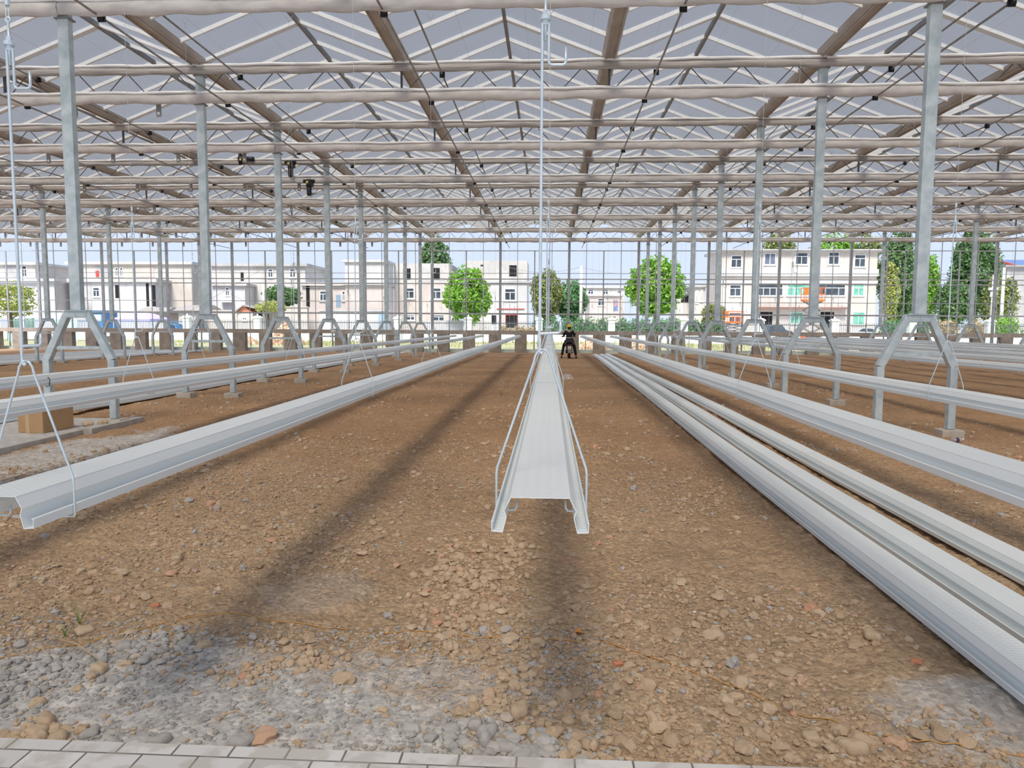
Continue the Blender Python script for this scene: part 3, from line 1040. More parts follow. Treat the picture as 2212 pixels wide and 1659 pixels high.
# ------------------------------------------------------------------ far end wall: beam on piers, steel frame
W = []
XS0, XS1 = -36, 34
o = MB().box(XS0, XS1, 41.3, 41.6, .90, 1.13).build('wall_back', CONC, None, False, .01)
tag(o, None, None, None, 'structure')
pcs = [-.17 - 1.5 * i for i in range(24)] + [1.33 + 1.5 * i for i in range(21)]
for x in pcs:
    MB().box(x - .34, x + .34, 41.25, 41.62, -.2, .90).build('pier', CONC_P, o, False, .015)
s = MB().box(XS0, XS1, 42.0, 42.5, -.2, -.04).box(XS0, XS1, 42.05, 42.15, -.04, .02).build('wall_back', WHITEP)
tag(s, None, None, None, 'structure')
fr = thing('end_wall_frame', 'open steel frame of posts and rails closing the far end of the greenhouse', 'frame', (0, Y_END, 0))
for n in range(-10, 8):
    x = 5.083 + 4 * n
    MB().box(x - .07, x + .07, -.05, .05, -.1, Z_GUT).build('end_post', GALV_G, fr)
for n in range(-20, 16):
    x = 3.083 + 2 * n
    if n % 2 == 0: MB().box(x - .035, x + .035, -.03, .03, -.1, Z_LOW - .2).build('mullion', GALV_G, fr)
for n in range(-41, 32):
    x = 5.083 + n
    if n % 2: MB().box(x - .017, x + .017, -.02, .02, -.1, Z_RIDGE - .75 + (.35 if (n % 4) else .3)).build('glazing_bar', GALV_G, fr)
for z, h in ((5.746, .05), (4.45, .03), (4.115, .06), (3.846, .06), (2.797, .035), (2.094, .09), (1.55, .02)):
    MB().box(XS0, XS1, -.055, -.02, z - h / 2, z + h / 2).build('rail', GALV_G, fr)
g = MB()
for n in range(-9, 7):
    x = 7.083 + 4 * n
    for sg in (-1, 1): g.beam((x + sg * 2, 0, Z_GUT + .12), (x, 0, Z_RIDGE - .03), .06, .08)
g.build('gable_edge', GALV_G, fr)
w = MB()
for xa, za, xb, zb in ((-21.5, 4.6, -17.2, 2.2), (-17.2, 4.6, -21.5, 2.2), (21, 5, 26, 2), (26, 5, 21, 2)):
    w.tube([(xa, -.08, za), (xb, -.08, zb)], .008, 5)
w.build('cross_brace', GALV_G, fr)


# ------------------------------------------------------------------ growing troughs
def trough_profile():
    h = [(.083, 0), (.0835, -.004), (.100, -.036), (.094, -.056), (.104, -.098), (.134, -.096), (.135, -.069), (.130, -.067)]
    return [(-x, z) for x, z in reversed(h)] + h


PROF = trough_profile()


def make_trough(name, path, label, group, sag=0.006, bow=0):
    """path: list of (x, y, ztop); profile swept along it, bends kept"""
    r = thing(name, label, 'trough', path[0], 0, group)
    b = MB(); n = len(PROF)
    p0 = Vector(path[0])
    P = []
    for i in range(len(path) - 1):
        a, c = Vector(path[i]), Vector(path[i + 1])
        steps = max(1, int((c.y - a.y) / 1.0))
        for k in range(steps):
            P.append(a.lerp(c, k / steps))
    P.append(Vector(path[-1]))
    for i, q in enumerate(P):
        if 0 < i < len(P) - 1:
            q = q + Vector((bow * math.sin(q.y * .37 + p0.x), 0, -sag * abs(math.sin((q.y - 2.23) / 4 * PI))))
        for (x, z) in PROF: b.v.append((q.x + x - p0.x, q.y - p0.y, q.z + z - p0.z))
    for i in range(len(P) - 1):
        for k in range(n - 1):
            b.f.append((i * n + k, i * n + k + 1, (i + 1) * n + k + 1, (i + 1) * n + k)); b.mi.append(0)
    o = b.build('channel', TROUGH, r, False, 0, None, .0022)
    # overlap joints every five or six metres: a sleeve a hair larger
    j = 0
    y = p0.y + 4.3 + (abs(p0.x) * 3.3) % 2.5
    while y < P[-1].y - 1 and j < 7:
        i = min(range(len(P)), key=lambda t_: abs(P[t_].y - y)); q = P[i]
        s_ = MB()
        t_ = (y - P[0].y) / (P[-1].y - P[0].y)
        q = P[i] + Vector((bow * math.sin(P[i].y * .37 + p0.x) if 0 < i < len(P) - 1 else 0, 0, -sag * abs(math.sin((P[i].y - 2.23) / 4 * PI))))
        for dy in (-.035, .035):
            for (x, z) in PROF[2:-2]: s_.v.append((q.x + x * 1.012 - p0.x, q.y + dy - p0.y, q.z + z + .0025 - p0.z))
        m_ = n - 4
        for k in range(m_ - 1): s_.f.append((k, k + 1, m_ + k + 1, m_ + k)); s_.mi.append(0)
        s_.build('joint_sleeve', TROUGH, r, False, 0, None, .0015)
        y += 5.8; j += 1
    return r


HANG = [(-5.17, 1.000, 'fourth left of the middle one is missing'), ]
susp = [(-5.17, .995, 'white hanging growing trough, farthest of the three left of the middle one'),
        (-3.68, 1.000, 'white hanging growing trough, second to the left of the middle one'),
        (-1.69, 1.000, 'white hanging growing trough next left of the middle one, near end in view'),
        (-.022, 1.050, 'white hanging growing trough in the middle with its open near end in view'),
        (1.755, 1.010, 'white hanging growing trough next right of the middle one'),
        (3.35, 1.010, 'white hanging growing trough just left of the right row of posts')]
susp += [(5.083 + 1.714 * i, 1.000, 'white hanging growing trough behind the right row of posts, %s from that row' % ['first', *ORD[1:]][i - 1]) for i in range(1, 7)]
for x, z, lab in susp:
    y0 = 2.05 if x > -3 else 2.0
    if x == -.022: y0 = 1.95
    make_trough('growing_trough', [(x, y0, z), (x, 12, z - .015), (x, 26, z - .06), (x, 39, z - .09)], lab, 'hanging growing troughs')


def gz_top(y): return ground_z(y) + .105


for (xa, ya, xb, yb, lab) in (
        (2.03, 2.0, 2.35, 37.2, 'white growing trough lying on the soil, left of the three lying together'),
        (2.40, 2.0, 2.69, 37.3, 'white growing trough lying on the soil, middle of the three lying together'),
        (2.92, 2.0, 3.0, 37.5, 'white growing trough lying on the soil, right of the three lying together'),
        (-8.36, 9.2, -8.40, 38, 'white growing trough lying on the soil beyond the left posts, farther of the two'),
        (-7.97, 9.2, -8.05, 38, 'white growing trough lying on the soil beyond the left posts, closer of the two'),
        (-19.7, 22, -19.4, 39, 'white growing trough lying on the far left soil, first of five from the right'),
        (-20.3, 22, -20.2, 39, 'white growing trough lying on the far left soil, second of five from the right'),
        (-21.4, 24, -21.2, 39, 'white growing trough lying on the far left soil, third of five from the right'),
        (-22.6, 24, -22.3, 39, 'white growing trough lying on the far left soil, fourth of five from the right'),
        (-24.0, 26, -23.6, 39, 'white growing trough lying on the far left soil, leftmost of five')):
    pts = []
    for i in range(8):
        t_ = i / 7; y = ya + (yb - ya) * t_
        zz = gz_top(y) + .008 + (.06 if ya == 9.2 and y < 10.6 else 0)
        pts.append((xa + (xb - xa) * t_ + .02 * math.sin(i * 2.1 + xa), y, zz))
    make_trough('growing_trough', pts, lab, 'growing troughs lying on the soil', 0, .0)


# ------------------------------------------------------------------ trough hangers
def arc(cx, cz, r, a0, a1, n=6, y=0):
    return [(cx + r * math.cos(a0 + (a1 - a0) * i / n), y, cz + r * math.sin(a0 + (a1 - a0) * i / n)) for i in range(n + 1)]


def hanger_parts(root):
    """origin: on the top face of the trough; z up"""
    t = []
    zc = 1.39     # top washer
    w = MB(); w.tube([(0, 0, zc + .125), (0, 0, 4.72)], .0018, 5)
    w.tube([(0, 0, 4.72), (-.05, 0, 4.80)], .003, 5); w.tube([(0, 0, 4.72), (.05, 0, 4.80)], .003, 5)
    t.append((w.build('wire', WIRE, root), []))
    fz = MB(); fz.tube([(0, 0, zc + .115), (0, 0, zc + .15)], .0075, 8)
    t.append((fz.build('ferrule', ROD, root), []))
    e = MB()
    e.tube([(x, y, z) for x, y, z in arc(0, zc + .073, .0075, -PI / 2, 1.5 * PI, 12)], .003, 6)
    e.tube([(-.002, 0, zc + .118), (-.006, 0, zc + .09), (-.001, 0, zc + .068), (.005, 0, zc + .09), (.002, 0, zc + .118)], .0018, 5)
    e.tube([(0, 0, zc + .066), (0, 0, zc - .065)], .0042, 8)
    t.append((e.build('eye_bolt', ROD, root, True), [MBnut(root, zc)]))
    r = MB()
    r.tube([(.006, 0, zc - .005)] + [(.011, 0, zc - .02), (.011, 0, zc - .12)] + arc(.021, zc - .125, .010, PI, 1.5 * PI, 5) +
           arc(.052, zc - .125, .010, -PI / 2, 0, 5) + [(.062, 0, zc - .085)], .0042, 8)
    zb = .44
    r.tube([(-.002, 0, zc - .004), (-.009, 0, zc - .016), (-.009, 0, zb + .035), (-.012, 0, zb - .02), (-.010, 0, zb - .045), (-.004, 0, zb - .052), (.001, 0, zb - .045)], .0047, 8)
    r.tube([(-.012, 0, zb - .03), (-.012, 0, zb + .0)] + arc(-.002, zb + .0, .010, PI, PI / 2, 4) + [(.042, 0, zb + .012)] +
           arc(.045, zb + .022, .010, -PI / 2, 0, 4) + [(.055, 0, zb + .05)], .0047, 8)
    t.append((r.build('hook_rod', ROD, root, True), []))
    y = MB()
    for s in (-1, 1):
        y.tube([(0, 0, zb - .038), (s * .012, 0, zb - .042), (s * .022, 0, zb - .058), (s * .027, 0, zb - .08), (s * .139, 0, .03), (s * .142, 0, .01),
                (s * .142, 0, -.10), (s * .138, 0, -.108), (s * .085, 0, -.108), (s * .078, 0, -.10), (s * .076, 0, -.075)], .0038, 8)
    t.append((y.build('yoke', ROD, root, True), []))
    return t


def MBnut(root, zc):
    b = MB()
    b.tube([(0, 0, zc - .006), (0, 0, zc + .006)], .0155, 12)
    b.tube([(0, 0, zc + .006), (0, 0, zc + .021)], .0095, 6)
    b.tube([(0, 0, zc - .021), (0, 0, zc - .006)], .0095, 6)
    return b.build('nut', ROD, root)


first = None
LET = {0: 'nearest', 1: 'second', 2: 'third', 3: 'fourth', 4: 'fifth', 5: 'sixth', 6: 'seventh', 7: 'eighth', 8: 'ninth', 9: 'tenth'}
SN = ['the farthest left hanging trough', 'the second hanging trough left of the middle', 'the hanging trough next left of the middle',
      'the middle hanging trough', 'the hanging trough next right of the middle', 'the hanging trough left of the right posts'] + \
     ['the %s hanging trough beyond the right posts' % q for q in ['first', *ORD[1:6]]]
for si, (x, z, lab) in enumerate(susp):
    for q in range(10):
        y = 2.23 + 4 * q
        if y > 39: continue
        if si > 5 and q < 2: continue
        zt = z - (.015 * (y - 2) / 10 if y < 12 else .015 + .045 * (y - 12) / 14 if y < 26 else .06 + .03 * (y - 26) / 13)
        lb = 'steel hanger of %s, %s from the camera' % (SN[si], LET[q])
        if first is None:
            first = thing('trough_hanger', lb, 'hanger', (x, y, zt), 0, 'trough hangers')
            ht = hanger_parts(first)
            HT = []
            for p_, subs in ht:
                for s_ in subs: s_.parent = p_
                HT.append((p_, subs))
        else:
            copy_thing(first, HT, (x, y, zt), lb)

# ------------------------------------------------------------------ small things inside
# cardboard box on the left paving
c = thing('cardboard_box', 'brown taped cardboard box on the left paving', 'box', (-6.76, 9.05, .056), -.10)
MB().box(-.25, .12, -.02, .52, .0, .30).build('carton', CARD, c, False, .006)
MB().box(-.135, -.075, -.024, -.0195, .0, .30).box(-.135, -.075, -.024, .52, .3, .3015).build('tape', TAPE, c)
for px, py, lab in ((222, 914, 'orange brown brick piece beside the first left post foot'), (190, 917, 'rough orange clod on the left paving right of the box')):
    p = at(px, py, 1); d = p - Vector((0, 0, EYE)); t_ = (.08 - EYE) / d.z; q = Vector((0, 0, EYE)) + d * t_
    tag(link('brick_piece', rock_mesh('brick_piece', .06, px, CLODM, .86), None, False, 0, (q.x, q.y, .09)), lab, 'brick')
# black hook on the far left trough
hk = MB(); hk.tube([(0, 0, .0), (.006, 0, -.01), (.004, 0, -.05), (.0, 0, -.07), (-.02, 0, -.085), (-.04, 0, -.075), (-.042, 0, -.06)], .004, 6)
hk.tube([(0, 0, 0), (-.01, 0, .012), (-.012, 0, .0)], .004, 6)
tag(hk.build('hook', BLACK, None, True, 0, (-5.03, 6.95, .955)), 'small black hook hanging on the lip of the farthest left trough', 'hook')
# crumpled clear film right of the middle trough
rs = np.random.RandomState(4)
b = MB(); n = 9
for j in range(n):
    for i in range(n):
        x = (i / (n - 1) - .5) * .34; y = (j / (n - 1) - .5) * .6
        e = 1 - max(abs(i / (n - 1) - .5), abs(j / (n - 1) - .5)) * 2
        b.v.append((x + rs.uniform(-.02, .02), y + rs.uniform(-.03, .03), .01 + .15 * min(1, e * 2) * rs.uniform(.5, 1)))
for j in range(n - 1):
    for i in range(n - 1): b.f.append((j * n + i, j * n + i + 1, j * n + n + i + 1, j * n + n + i)); b.mi.append(0)
FILM = mat('clear_plastic_film', (.70, .64, .60), .15, alpha=.45)
p = on_ground(1226, 820)
tag(b.build('plastic_bag', FILM, None, False, 0, (p.x, p.y, p.z + .01)), 'crumpled clear plastic bag on the soil right of the middle trough', 'bag')
# plastic bottle by the right post
p = on_ground(2068, 956)
r = thing('plastic_bottle', 'clear plastic bottle lying by the nearest right post', 'bottle', (p.x, p.y, p.z + .035), .4)
b = MB(); b.tube([(-.10, 0, 0), (-.095, 0, 0), (.03, 0, 0), (.07, 0, 0), (.085, 0, 0)], [.02, .032, .032, .014, .013], 12)
b.build('bottle_body', mat('clear_bottle', (.66, .60, .58), .15, alpha=.6), r, True)
MB().tube([(.083, 0, 0), (.102, 0, 0)], .015, 10).build('cap', WHITEP, r)
MB().tube([(-.05, 0, 0), (-.0, 0, 0)], .0328, 12).build('bottle_label', mat('dark_label', (.06, .05, .12), .5), r)
# white lamp box hung in the fourth left post base
r = thing('hanging_lamp', 'small white round lamp hanging in the legs of the fourth left post', 'lamp', (-6.73, 22.12, 1.27))
b = MB(); b.tube([(0, 0, -.07), (0, 0, .06)], .085, 14); b.tube([(0, 0, .05), (0, 0, .075)], .10, 14); b.build('lamp_housing', WHITEP, r, True)
MB().tube([(-.09, 0, .07), (0, 0, .40)], .004, 4).tube([(.09, 0, .07), (0, 0, .40)], .004, 4).build('cord', WIRE, r)
# tufts of grass and twigs on the soil
GRASS = mat('grass_blade', (.14, .26, .05), .7)
for i, (px, py, n, h, lab) in enumerate([(1082, 855, 5, .14, 'small green weed sprouting in the left aisle'),
                                         (172, 1350, 3, .10, 'thin green blade of grass among stones at lower left'),
                                         (140, 1375, 3, .06, 'tiny green blade beside the pointed pale stone')]):
    p = on_ground(px, py); b = MB()
    for k in range(n):
        a = k * 2.4; b.tube([(0, 0, 0), (.2 * h * math.cos(a), .2 * h * math.sin(a), h * .6), (.55 * h * math.cos(a), .5 * h * math.sin(a), h)], [.003, .0025, .0006], 4)
    tag(b.build('weed', GRASS, None, False, 0, p), lab, 'plant')
for i, (pa, pb, lab) in enumerate([((110, 1385), (215, 1433), 'dry bent twig across the grey stones at lower left'),
                                   ((475, 1558), (535, 1556), 'short dry root lying on the gravel'),
                                   ((165, 1288), (185, 1270), 'short straw in the soil at left')]):
    a, b_ = on_ground(*pa), on_ground(*pb)
    m = a.lerp(b_, .5) + Vector((0, .02, .03))
    tag(MB().tube([a + Vector((0, 0, .02)), m, b_ + Vector((0, 0, .015))], [.002, .004, .0025], 5).build('twig', mat('dry_twig', (.5, .36, .22), .9), None, True), lab, 'twig')
p = on_ground(1248, 1372)
tag(MB().add([(-.03, 0, .01), (0, -.018, .025), (.03, 0, .012), (0, .018, .028), (0, 0, .01)], [(0, 1, 4), (1, 2, 4), (2, 3, 4), (3, 0, 4)]).build(
    'dry_leaf', mat('orange_leaf', (.60, .25, .04), .6), None, False, 0, p), 'orange brown dry leaf on the soil', 'leaf')
for i, (px, py, lab) in enumerate([(1230, 1512, 'white plaster flake near the bottom beside the kerb rubble'), (1500, 1325, 'small white stone chip left of the lying troughs')]):
    p = on_ground(px, py)
    tag(link('white_chip', rock_mesh('white_chip', .014 - .004 * i, 90 + i, WHITEP, 1, .4), None, False, 0, (p.x, p.y, p.z + .008)), lab, 'chip')


# ------------------------------------------------------------------ rider on a scooter
def skin(name, verts, edges, m, parent, sub=2, smooth=True):
    me = bpy.data.meshes.new(name)
    me.from_pydata([v[:3] for v in verts], edges, [])
    me.materials.append(m)
    o = bpy.data.objects.new(name, me); COL.objects.link(o); o.parent = parent
    md = o.modifiers.new('skin', 'SKIN')
    for i, v in enumerate(verts):
        r = v[3]
        me.skin_vertices[0].data[i].radius = r if isinstance(r, tuple) else (r, r)
    me.skin_vertices[0].data[0].use_root = True
    md.use_smooth_shade = smooth
    s = o.modifiers.new('sub', 'SUBSURF'); s.levels = sub; s.render_levels = sub
    return o


SKIN = mat('skin', (.42, .25, .17), .6)
BLKCL = mat('black_clothes', (.010, .010, .012), .9)
HAIR = mat('black_hair', (.01, .009, .008), .7)
PX = at(1229, 773, 34.3).x
rid = thing('person', 'person in black clothes and a yellow helmet sitting on a scooter, seen from behind', 'person', (PX, 34.3, ground_z(34.3)))
V = [(0, 0, .80, (.13, .10)), (0, .02, .98, (.13, .09)), (0, .06, 1.14, (.15, .09)), (0, .08, 1.26, (.12, .08)), (0, .08, 1.33, .05), (0, .09, 1.38, .05),
     (0, .10, 1.46, (.075, .09)), (0, .10, 1.55, (.07, .085)),
     (-.17, .08, 1.25, .055), (-.27, .12, 1.05, .042), (-.33, .32, 1.02, .033), (-.33, .42, 1.03, .030),
     (.17, .08, 1.25, .055), (.27, .12, 1.05, .042), (.33, .32, 1.02, .033), (.33, .42, 1.03, .030),
     (-.13, .02, .78, .085), (-.24, .30, .62, .060), (-.34, .04, .12, .040), (-.35, .10, .05, .038),
     (.13, .02, .78, .085), (.24, .30, .62, .060), (.34, .04, .12, .040), (.35, .10, .05, .038)]
E_ = [(0, 1), (1, 2), (2, 3), (3, 4), (4, 5), (5, 6), (6, 7), (3, 8), (8, 9), (9, 10), (10, 11), (3, 12), (12, 13), (13, 14), (14, 15),
      (0, 16), (16, 17), (17, 18), (18, 19), (0, 20), (20, 21), (21, 22), (22, 23)]
body = skin('body', V, E_, SKIN, rid)


def sub_graph(ids, grow, name, m, trim=None):
    mp = {k: i for i, k in enumerate(ids)}
    vv = []
    for k in ids:
        v = V[k]; r = v[3] if isinstance(v[3], tuple) else (v[3], v[3])
        vv.append((v[0], v[1], v[2], (r[0] + grow, r[1] + grow)))
    return skin(name, vv, [(mp[a], mp[b]) for a, b in E_ if a in mp and b in mp], m, rid)


sub_graph([0, 1, 2, 3, 4, 8, 9, 12, 13], .022, 'shirt', BLKCL)
sub_graph([0, 16, 17, 18, 20, 21, 22], .020, 'trousers', BLKCL)
for s in (-1, 1):
    b = MB(); b.ball((s * .35, .12, .05), .06, 10, 6, (.8, 2.0, .8)); b.build('shoe', BLKCL, rid, True)
    h = MB(); h.ball((s * .33, .46, 1.03), .04, 8, 6, (.9, 1.1, .8))
    for q in range(4): h.tube([(s * (.305 + .017 * q), .47, 1.05), (s * (.305 + .017 * q), .505, 1.045), (s * (.305 + .017 * q), .51, 1.015)], .008, 5)
    h.tube([(s * .295, .45, 1.03), (s * .28, .475, 1.01)], .009, 5)
    h.build('hand', SKIN, rid, True)
    e = MB(); e.ball((s * .078, .10, 1.47), .02, 8, 6, (.5, .8, 1.4)); e.build('ear', SKIN, rid, True)
b = MB(); b.ball((0, .19, 1.465), .016, 8, 6, (.7, 1.2, 1.2)); b.build('nose', SKIN, rid, True)
for s in (-1, 1): MB().ball((s * .03, .182, 1.49), .009, 6, 5).build('eye', WHITEP, rid, True)
MB().ball((0, .183, 1.42), .016, 8, 4, (1.3, .4, .35)).build('mouth', mat('lips', (.4, .14, .12), .6), rid, True)
b = MB(); b.ball((0, .07, 1.455), .088, 12, 8, (1, .95, .95)); b.build('hair', HAIR, rid, True)
YEL = mat('yellow_helmet', (.85, .55, .02), .35)
b = MB()
for i in range(6):
    pass
b.tube([(0, .09, 1.49), (0, .09, 1.53), (0, .09, 1.575), (0, .09, 1.605), (0, .09, 1.62)], [.128, .122, .10, .06, .015], 16)
b.tube([(0, .11, 1.485), (0, .11, 1.495)], .15, 16)
b.build('helmet', YEL, rid, True)

sc = thing('motor_scooter', 'black scooter with a top box and number plate under the rider', 'scooter', (PX + .01, 34.3, ground_z(34.3)))
SBLK = mat('dark_scooter_paint', (.02, .018, .02), .3)
CHR = mat('grey_trim', (.5, .5, .5), .35, .6)
for nm, y in (('rear_wheel', -.10), ('front_wheel', 1.12)):
    b = MB(); b.tube([(-.055, y, .24), (-.05, y, .24), (.05, y, .24), (.055, y, .24)], [.20, .24, .24, .20], 20); w_ = b.build(nm, TYRE, sc, True)
    MB().tube([(-.06, y, .24), (.06, y, .24)], .12, 14).build('hub', CHR, w_)
b = MB()
b.hull8([(-.10, -.28, .42), (.10, -.28, .42), (.15, .45, .30), (-.15, .45, .30), (-.13, -.30, .70), (.13, -.30, .70), (.17, .45, .74), (-.17, .45, .74)])
b.hull8([(-.17, .40, .22), (.17, .40, .22), (.17, .85, .22), (-.17, .85, .22), (-.17, .40, .32), (.17, .40, .32), (.17, .85, .32), (-.17, .85, .32)])
b.hull8([(-.18, .82, .25), (.18, .82, .25), (.12, .92, .25), (-.12, .92, .25), (-.17, .70, .95), (.17, .70, .95), (.10, .80, 1.0), (-.10, .80, 1.0)])
b.build('bodywork', SBLK, sc, False, .03)
MB().hull8([(-.14, -.22, .74), (.14, -.22, .74), (.12, .42, .70), (-.12, .42, .70), (-.13, -.20, .80), (.13, -.20, .80), (.11, .42, .78), (-.11, .42, .78)]).build('seat', BLKCL, sc, False, .02)
MB().hull8([(-.16, -.52, .80), (.16, -.52, .80), (.17, -.22, .80), (-.17, -.22, .80), (-.18, -.50, 1.0), (.18, -.50, 1.0), (.17, -.24, 1.02), (-.17, -.24, 1.02)]).build('top_box', SBLK, sc, False, .03)
MB().tube([(-.19, -.52, .93), (-.16, -.54, .99), (.16, -.54, .99), (.19, -.52, .93)], .014, 6).build('top_box_rail', CHR, sc, True)
MB().tube([(-.16, -.20, .74), (-.22, -.34, .66), (-.12, -.40, .79), (.12, -.40, .79), (.22, -.34, .66), (.16, -.20, .74)], .014, 6).build('grab_rail', CHR, sc, True)
MB().hull8([(-.10, -.36, .60), (.10, -.36, .60), (.10, -.28, .60), (-.10, -.28, .60), (-.14, -.34, .70), (.14, -.34, .70), (.14, -.28, .70), (-.14, -.28, .70)]).build('tail_light', mat('tail_light_red', (.12, .01, .015), .3), sc)
MB().box(-.085, .085, -.405, -.395, .44, .60).build('number_plate', mat('plate_white', (.6, .6, .6), .5), sc)
MB().box(-.085, .085, -.400, -.392, .27, .43).build('mudguard', GALV_D, sc)
MB().tube([(.13, .1, .25), (.15, -.42, .33)], [.03, .045], 10).build('exhaust', GALV_D, sc, True)
MB().tube([(-.33, .46, 1.0), (-.2, .62, 1.02), (0, .68, 1.0), (.2, .62, 1.02), (.33, .46, 1.0)], .015, 6).build('handlebar', SBLK, sc, True)
for s in (-1, 1):
    MB().tube([(s * .22, .62, 1.02), (s * .28, .64, 1.14)], .006, 5).ball((s * .29, .64, 1.16), .05, 8, 6, (1, .4, .8)).build('mirror', SBLK, sc, True)

# ------------------------------------------------------------------ outside ground
OGR = mat('dry_grass_ground', (.34, .34, .15), .95, 0, (.46, .43, .28), .6, 8, .42, .6, coords='Object')
OCO = mat('pale_concrete_yard', (.62, .60, .56), .9, 0, (.70, .68, .64), .4, 5)
gx0, gx1 = -75, 75
tag(MB().add([(gx0, 41.4, -.15), (gx1, 41.4, -.15), (gx1, 66, -.17), (gx0, 66, -.17)], [(0, 1, 2, 3)]).build('ground', OGR), None, None, None, 'structure')
tag(MB().add([(gx0 * 2, 66, -.17), (gx1 * 2, 66, -.17), (gx1 * 4, 400, -.17), (gx0 * 4, 400, -.17)], [(0, 1, 2, 3)]).build('ground', OCO), None, None, None, 'structure')
tag(MB().add([(-250, -60, -.2), (250, -60, -.2), (250, 41.4, -.2), (-250, 41.4, -.2)], [(0, 1, 2, 3)]).build('ground', OCO), None, None, None, 'structure')

# grass tufts between greenhouse and boundary wall
rs = np.random.RandomState(3)
b = MB()
for i in range(3200):
    x = rs.uniform(-32, 36); y = rs.uniform(50, 65.2); h = rs.uniform(.08, .38)
    if vnoise(np.array([x * .3]), np.array([y * .3]), 4)[0] < .45: continue
    a = rs.uniform(0, PI); dx, dy = .05 * math.cos(a), .05 * math.sin(a)
    lx, ly = rs.uniform(-.1, .1, 2)
    b.add([(x - dx, y - dy, -.17), (x + dx, y + dy, -.17), (x + lx, y + ly, -.17 + h)], [(0, 1, 2)])
tag(b.build('grass', mat('meadow_grass', (.26, .34, .08), .8, 0, (.40, .38, .16), 2, 3)), 'tufts of grass outside between the end wall and boundary wall', 'grass', None, 'stuff')


# ------------------------------------------------------------------ boundary wall, pillars, railings
YF = 66.0
pxs = [409, 560, 711, 861, 1013, 1165, 1320, 1476, 1640, 1799, 1965, 2133]
px_w = [at(q, 700, YF).x for q in pxs]
xl0, xr0 = px_w[0] - 26, px_w[-1] + 13
tag(MB().box(xl0, xr0, YF - .12, YF + .12, -.2, .62).build('boundary_wall', WHITEP), 'low white boundary wall outside the far end', 'wall')
pm = MB(); pm.box(-.30, .30, -.30, .30, -.2, 1.90); pm.box(-.38, .38, -.38, .38, 1.90, 2.0)
pm.hull8([(-.34, -.34, 2.0), (.34, -.34, 2.0), (.34, .34, 2.0), (-.34, .34, 2.0), (-.2, -.2, 2.12), (.2, -.2, 2.12), (.2, .2, 2.12), (-.2, .2, 2.12)])
PIL = pm.mesh('fence_pillar', WHITEP)
fin = MB().ball((0, 0, 2.2), .09, 8, 6).tube([(0, 0, 2.25), (0, 0, 2.42)], .015, 5).mesh('finial', WHITEP)
CNT = ['first', 'second', 'third', 'fourth', 'fifth', 'sixth', 'seventh', 'eighth', 'ninth', 'tenth', 'eleventh', 'twelfth', 'thirteenth']
FENM = mat('dark_fence_paint', (.10, .12, .13), .5)
FENB = mat('blue_fence_paint', (.09, .22, .42), .5)
for i, x in enumerate(px_w):
    r = thing('fence_pillar', 'white square fence pillar outside, %s from the left' % CNT[i], 'pillar', (x, YF - .35, 0), 0, 'white fence pillars')
    link('shaft', PIL, r); link('lamp_finial', fin, r)


def railing(x0, x1, m, lab, z0=.62, z1=1.75):
    b = MB()
    for z in (z0 + .12, z1 - .22): b.box(x0, x1, YF - .02, YF + .02, z - .025, z + .025)
    n = int((x1 - x0) / .16)
    for k in range(n + 1):
        x = x0 + (x1 - x0) * k / n
        b.box(x - .014, x + .014, YF - .012, YF + .012, z0, z1)
    tag(b.build('railing', m), lab, 'fence', 'boundary railings')


for i in range(len(px_w) - 1):
    railing(px_w[i] + .31, px_w[i + 1] - .31, FENM, 'dark vertical bar railing between the %s and %s white pillars' % (CNT[i], CNT[i + 1]))
railing(px_w[-1] + .31, xr0, FENM, 'dark vertical bar railing right of the last white pillar')
for i in range(4):
    railing(px_w[0] - .31 - 6.4 * (i + 1), px_w[0] - .4 - 6.4 * i, FENB, 'blue vertical bar railing at far left, %s from the first white pillar' % CNT[i])


# ------------------------------------------------------------------ buildings
def window(parent, x0, x1, z0, z1, y, pane=GLASSD, frame=PVC, split=2, transom=True, fw=.07):
    """frame ring with bars standing in the wall face, pane slightly behind"""
    b = MB(); ya, yb = y - .06, y + .08
    b.box(x0, x0 + fw, ya, yb, z0, z1); b.box(x1 - fw, x1, ya, yb, z0, z1)
    b.box(x0 + fw, x1 - fw, ya, yb, z0, z0 + fw); b.box(x0 + fw, x1 - fw, ya, yb, z1 - fw, z1)
    zt = z1
    if transom:
        zt = z0 + (z1 - z0) * .68
        b.box(x0 + fw, x1 - fw, ya + .01, yb, zt - fw / 2, zt + fw / 2)
    for k in range(1, split):
        x = x0 + (x1 - x0) * k / split
        b.box(x - fw / 2, x + fw / 2, ya + .01, yb, z0 + fw, zt)
    b.box(x0 - .08, x1 + .08, ya - .06, yb, z0 - .10, z0 - .01)
    w_ = b.build('window', frame, parent)
    MB().box(x0 + fw, x1 - fw, y - .015, y + .03, z0 + fw, z1 - fw).build('pane', pane, w_)
    return w_


def opening(parent, x0, x1, z0, z1, y, name='opening', m=VOID, rim=None):
    b = MB(); b.box(x0, x1, y - .02, y + .02, z0, z1)
    o = b.build(name, m, parent)
    if rim:
        r = MB(); t_ = .08
        r.box(x0 - t_, x0, y - .07, y + .02, z0, z1 + t_); r.box(x1, x1 + t_, y - .07, y + .02, z0, z1 + t_); r.box(x0, x1, y - .07, y + .02, z1, z1 + t_)
        r.build('surround', rim, o)
    return o


def R(px0, px1, py0, py1, Y):
    """picture rectangle to facade x0,x1,z0,z1 at depth Y (py0 top)"""
    xm = (px0 + px1) / 2
    return at(px0, (py0 + py1) / 2, Y).x, at(px1, (py0 + py1) / 2, Y).x, at(xm, py1, Y).z, at(xm, py0, Y).z


GO = -.2


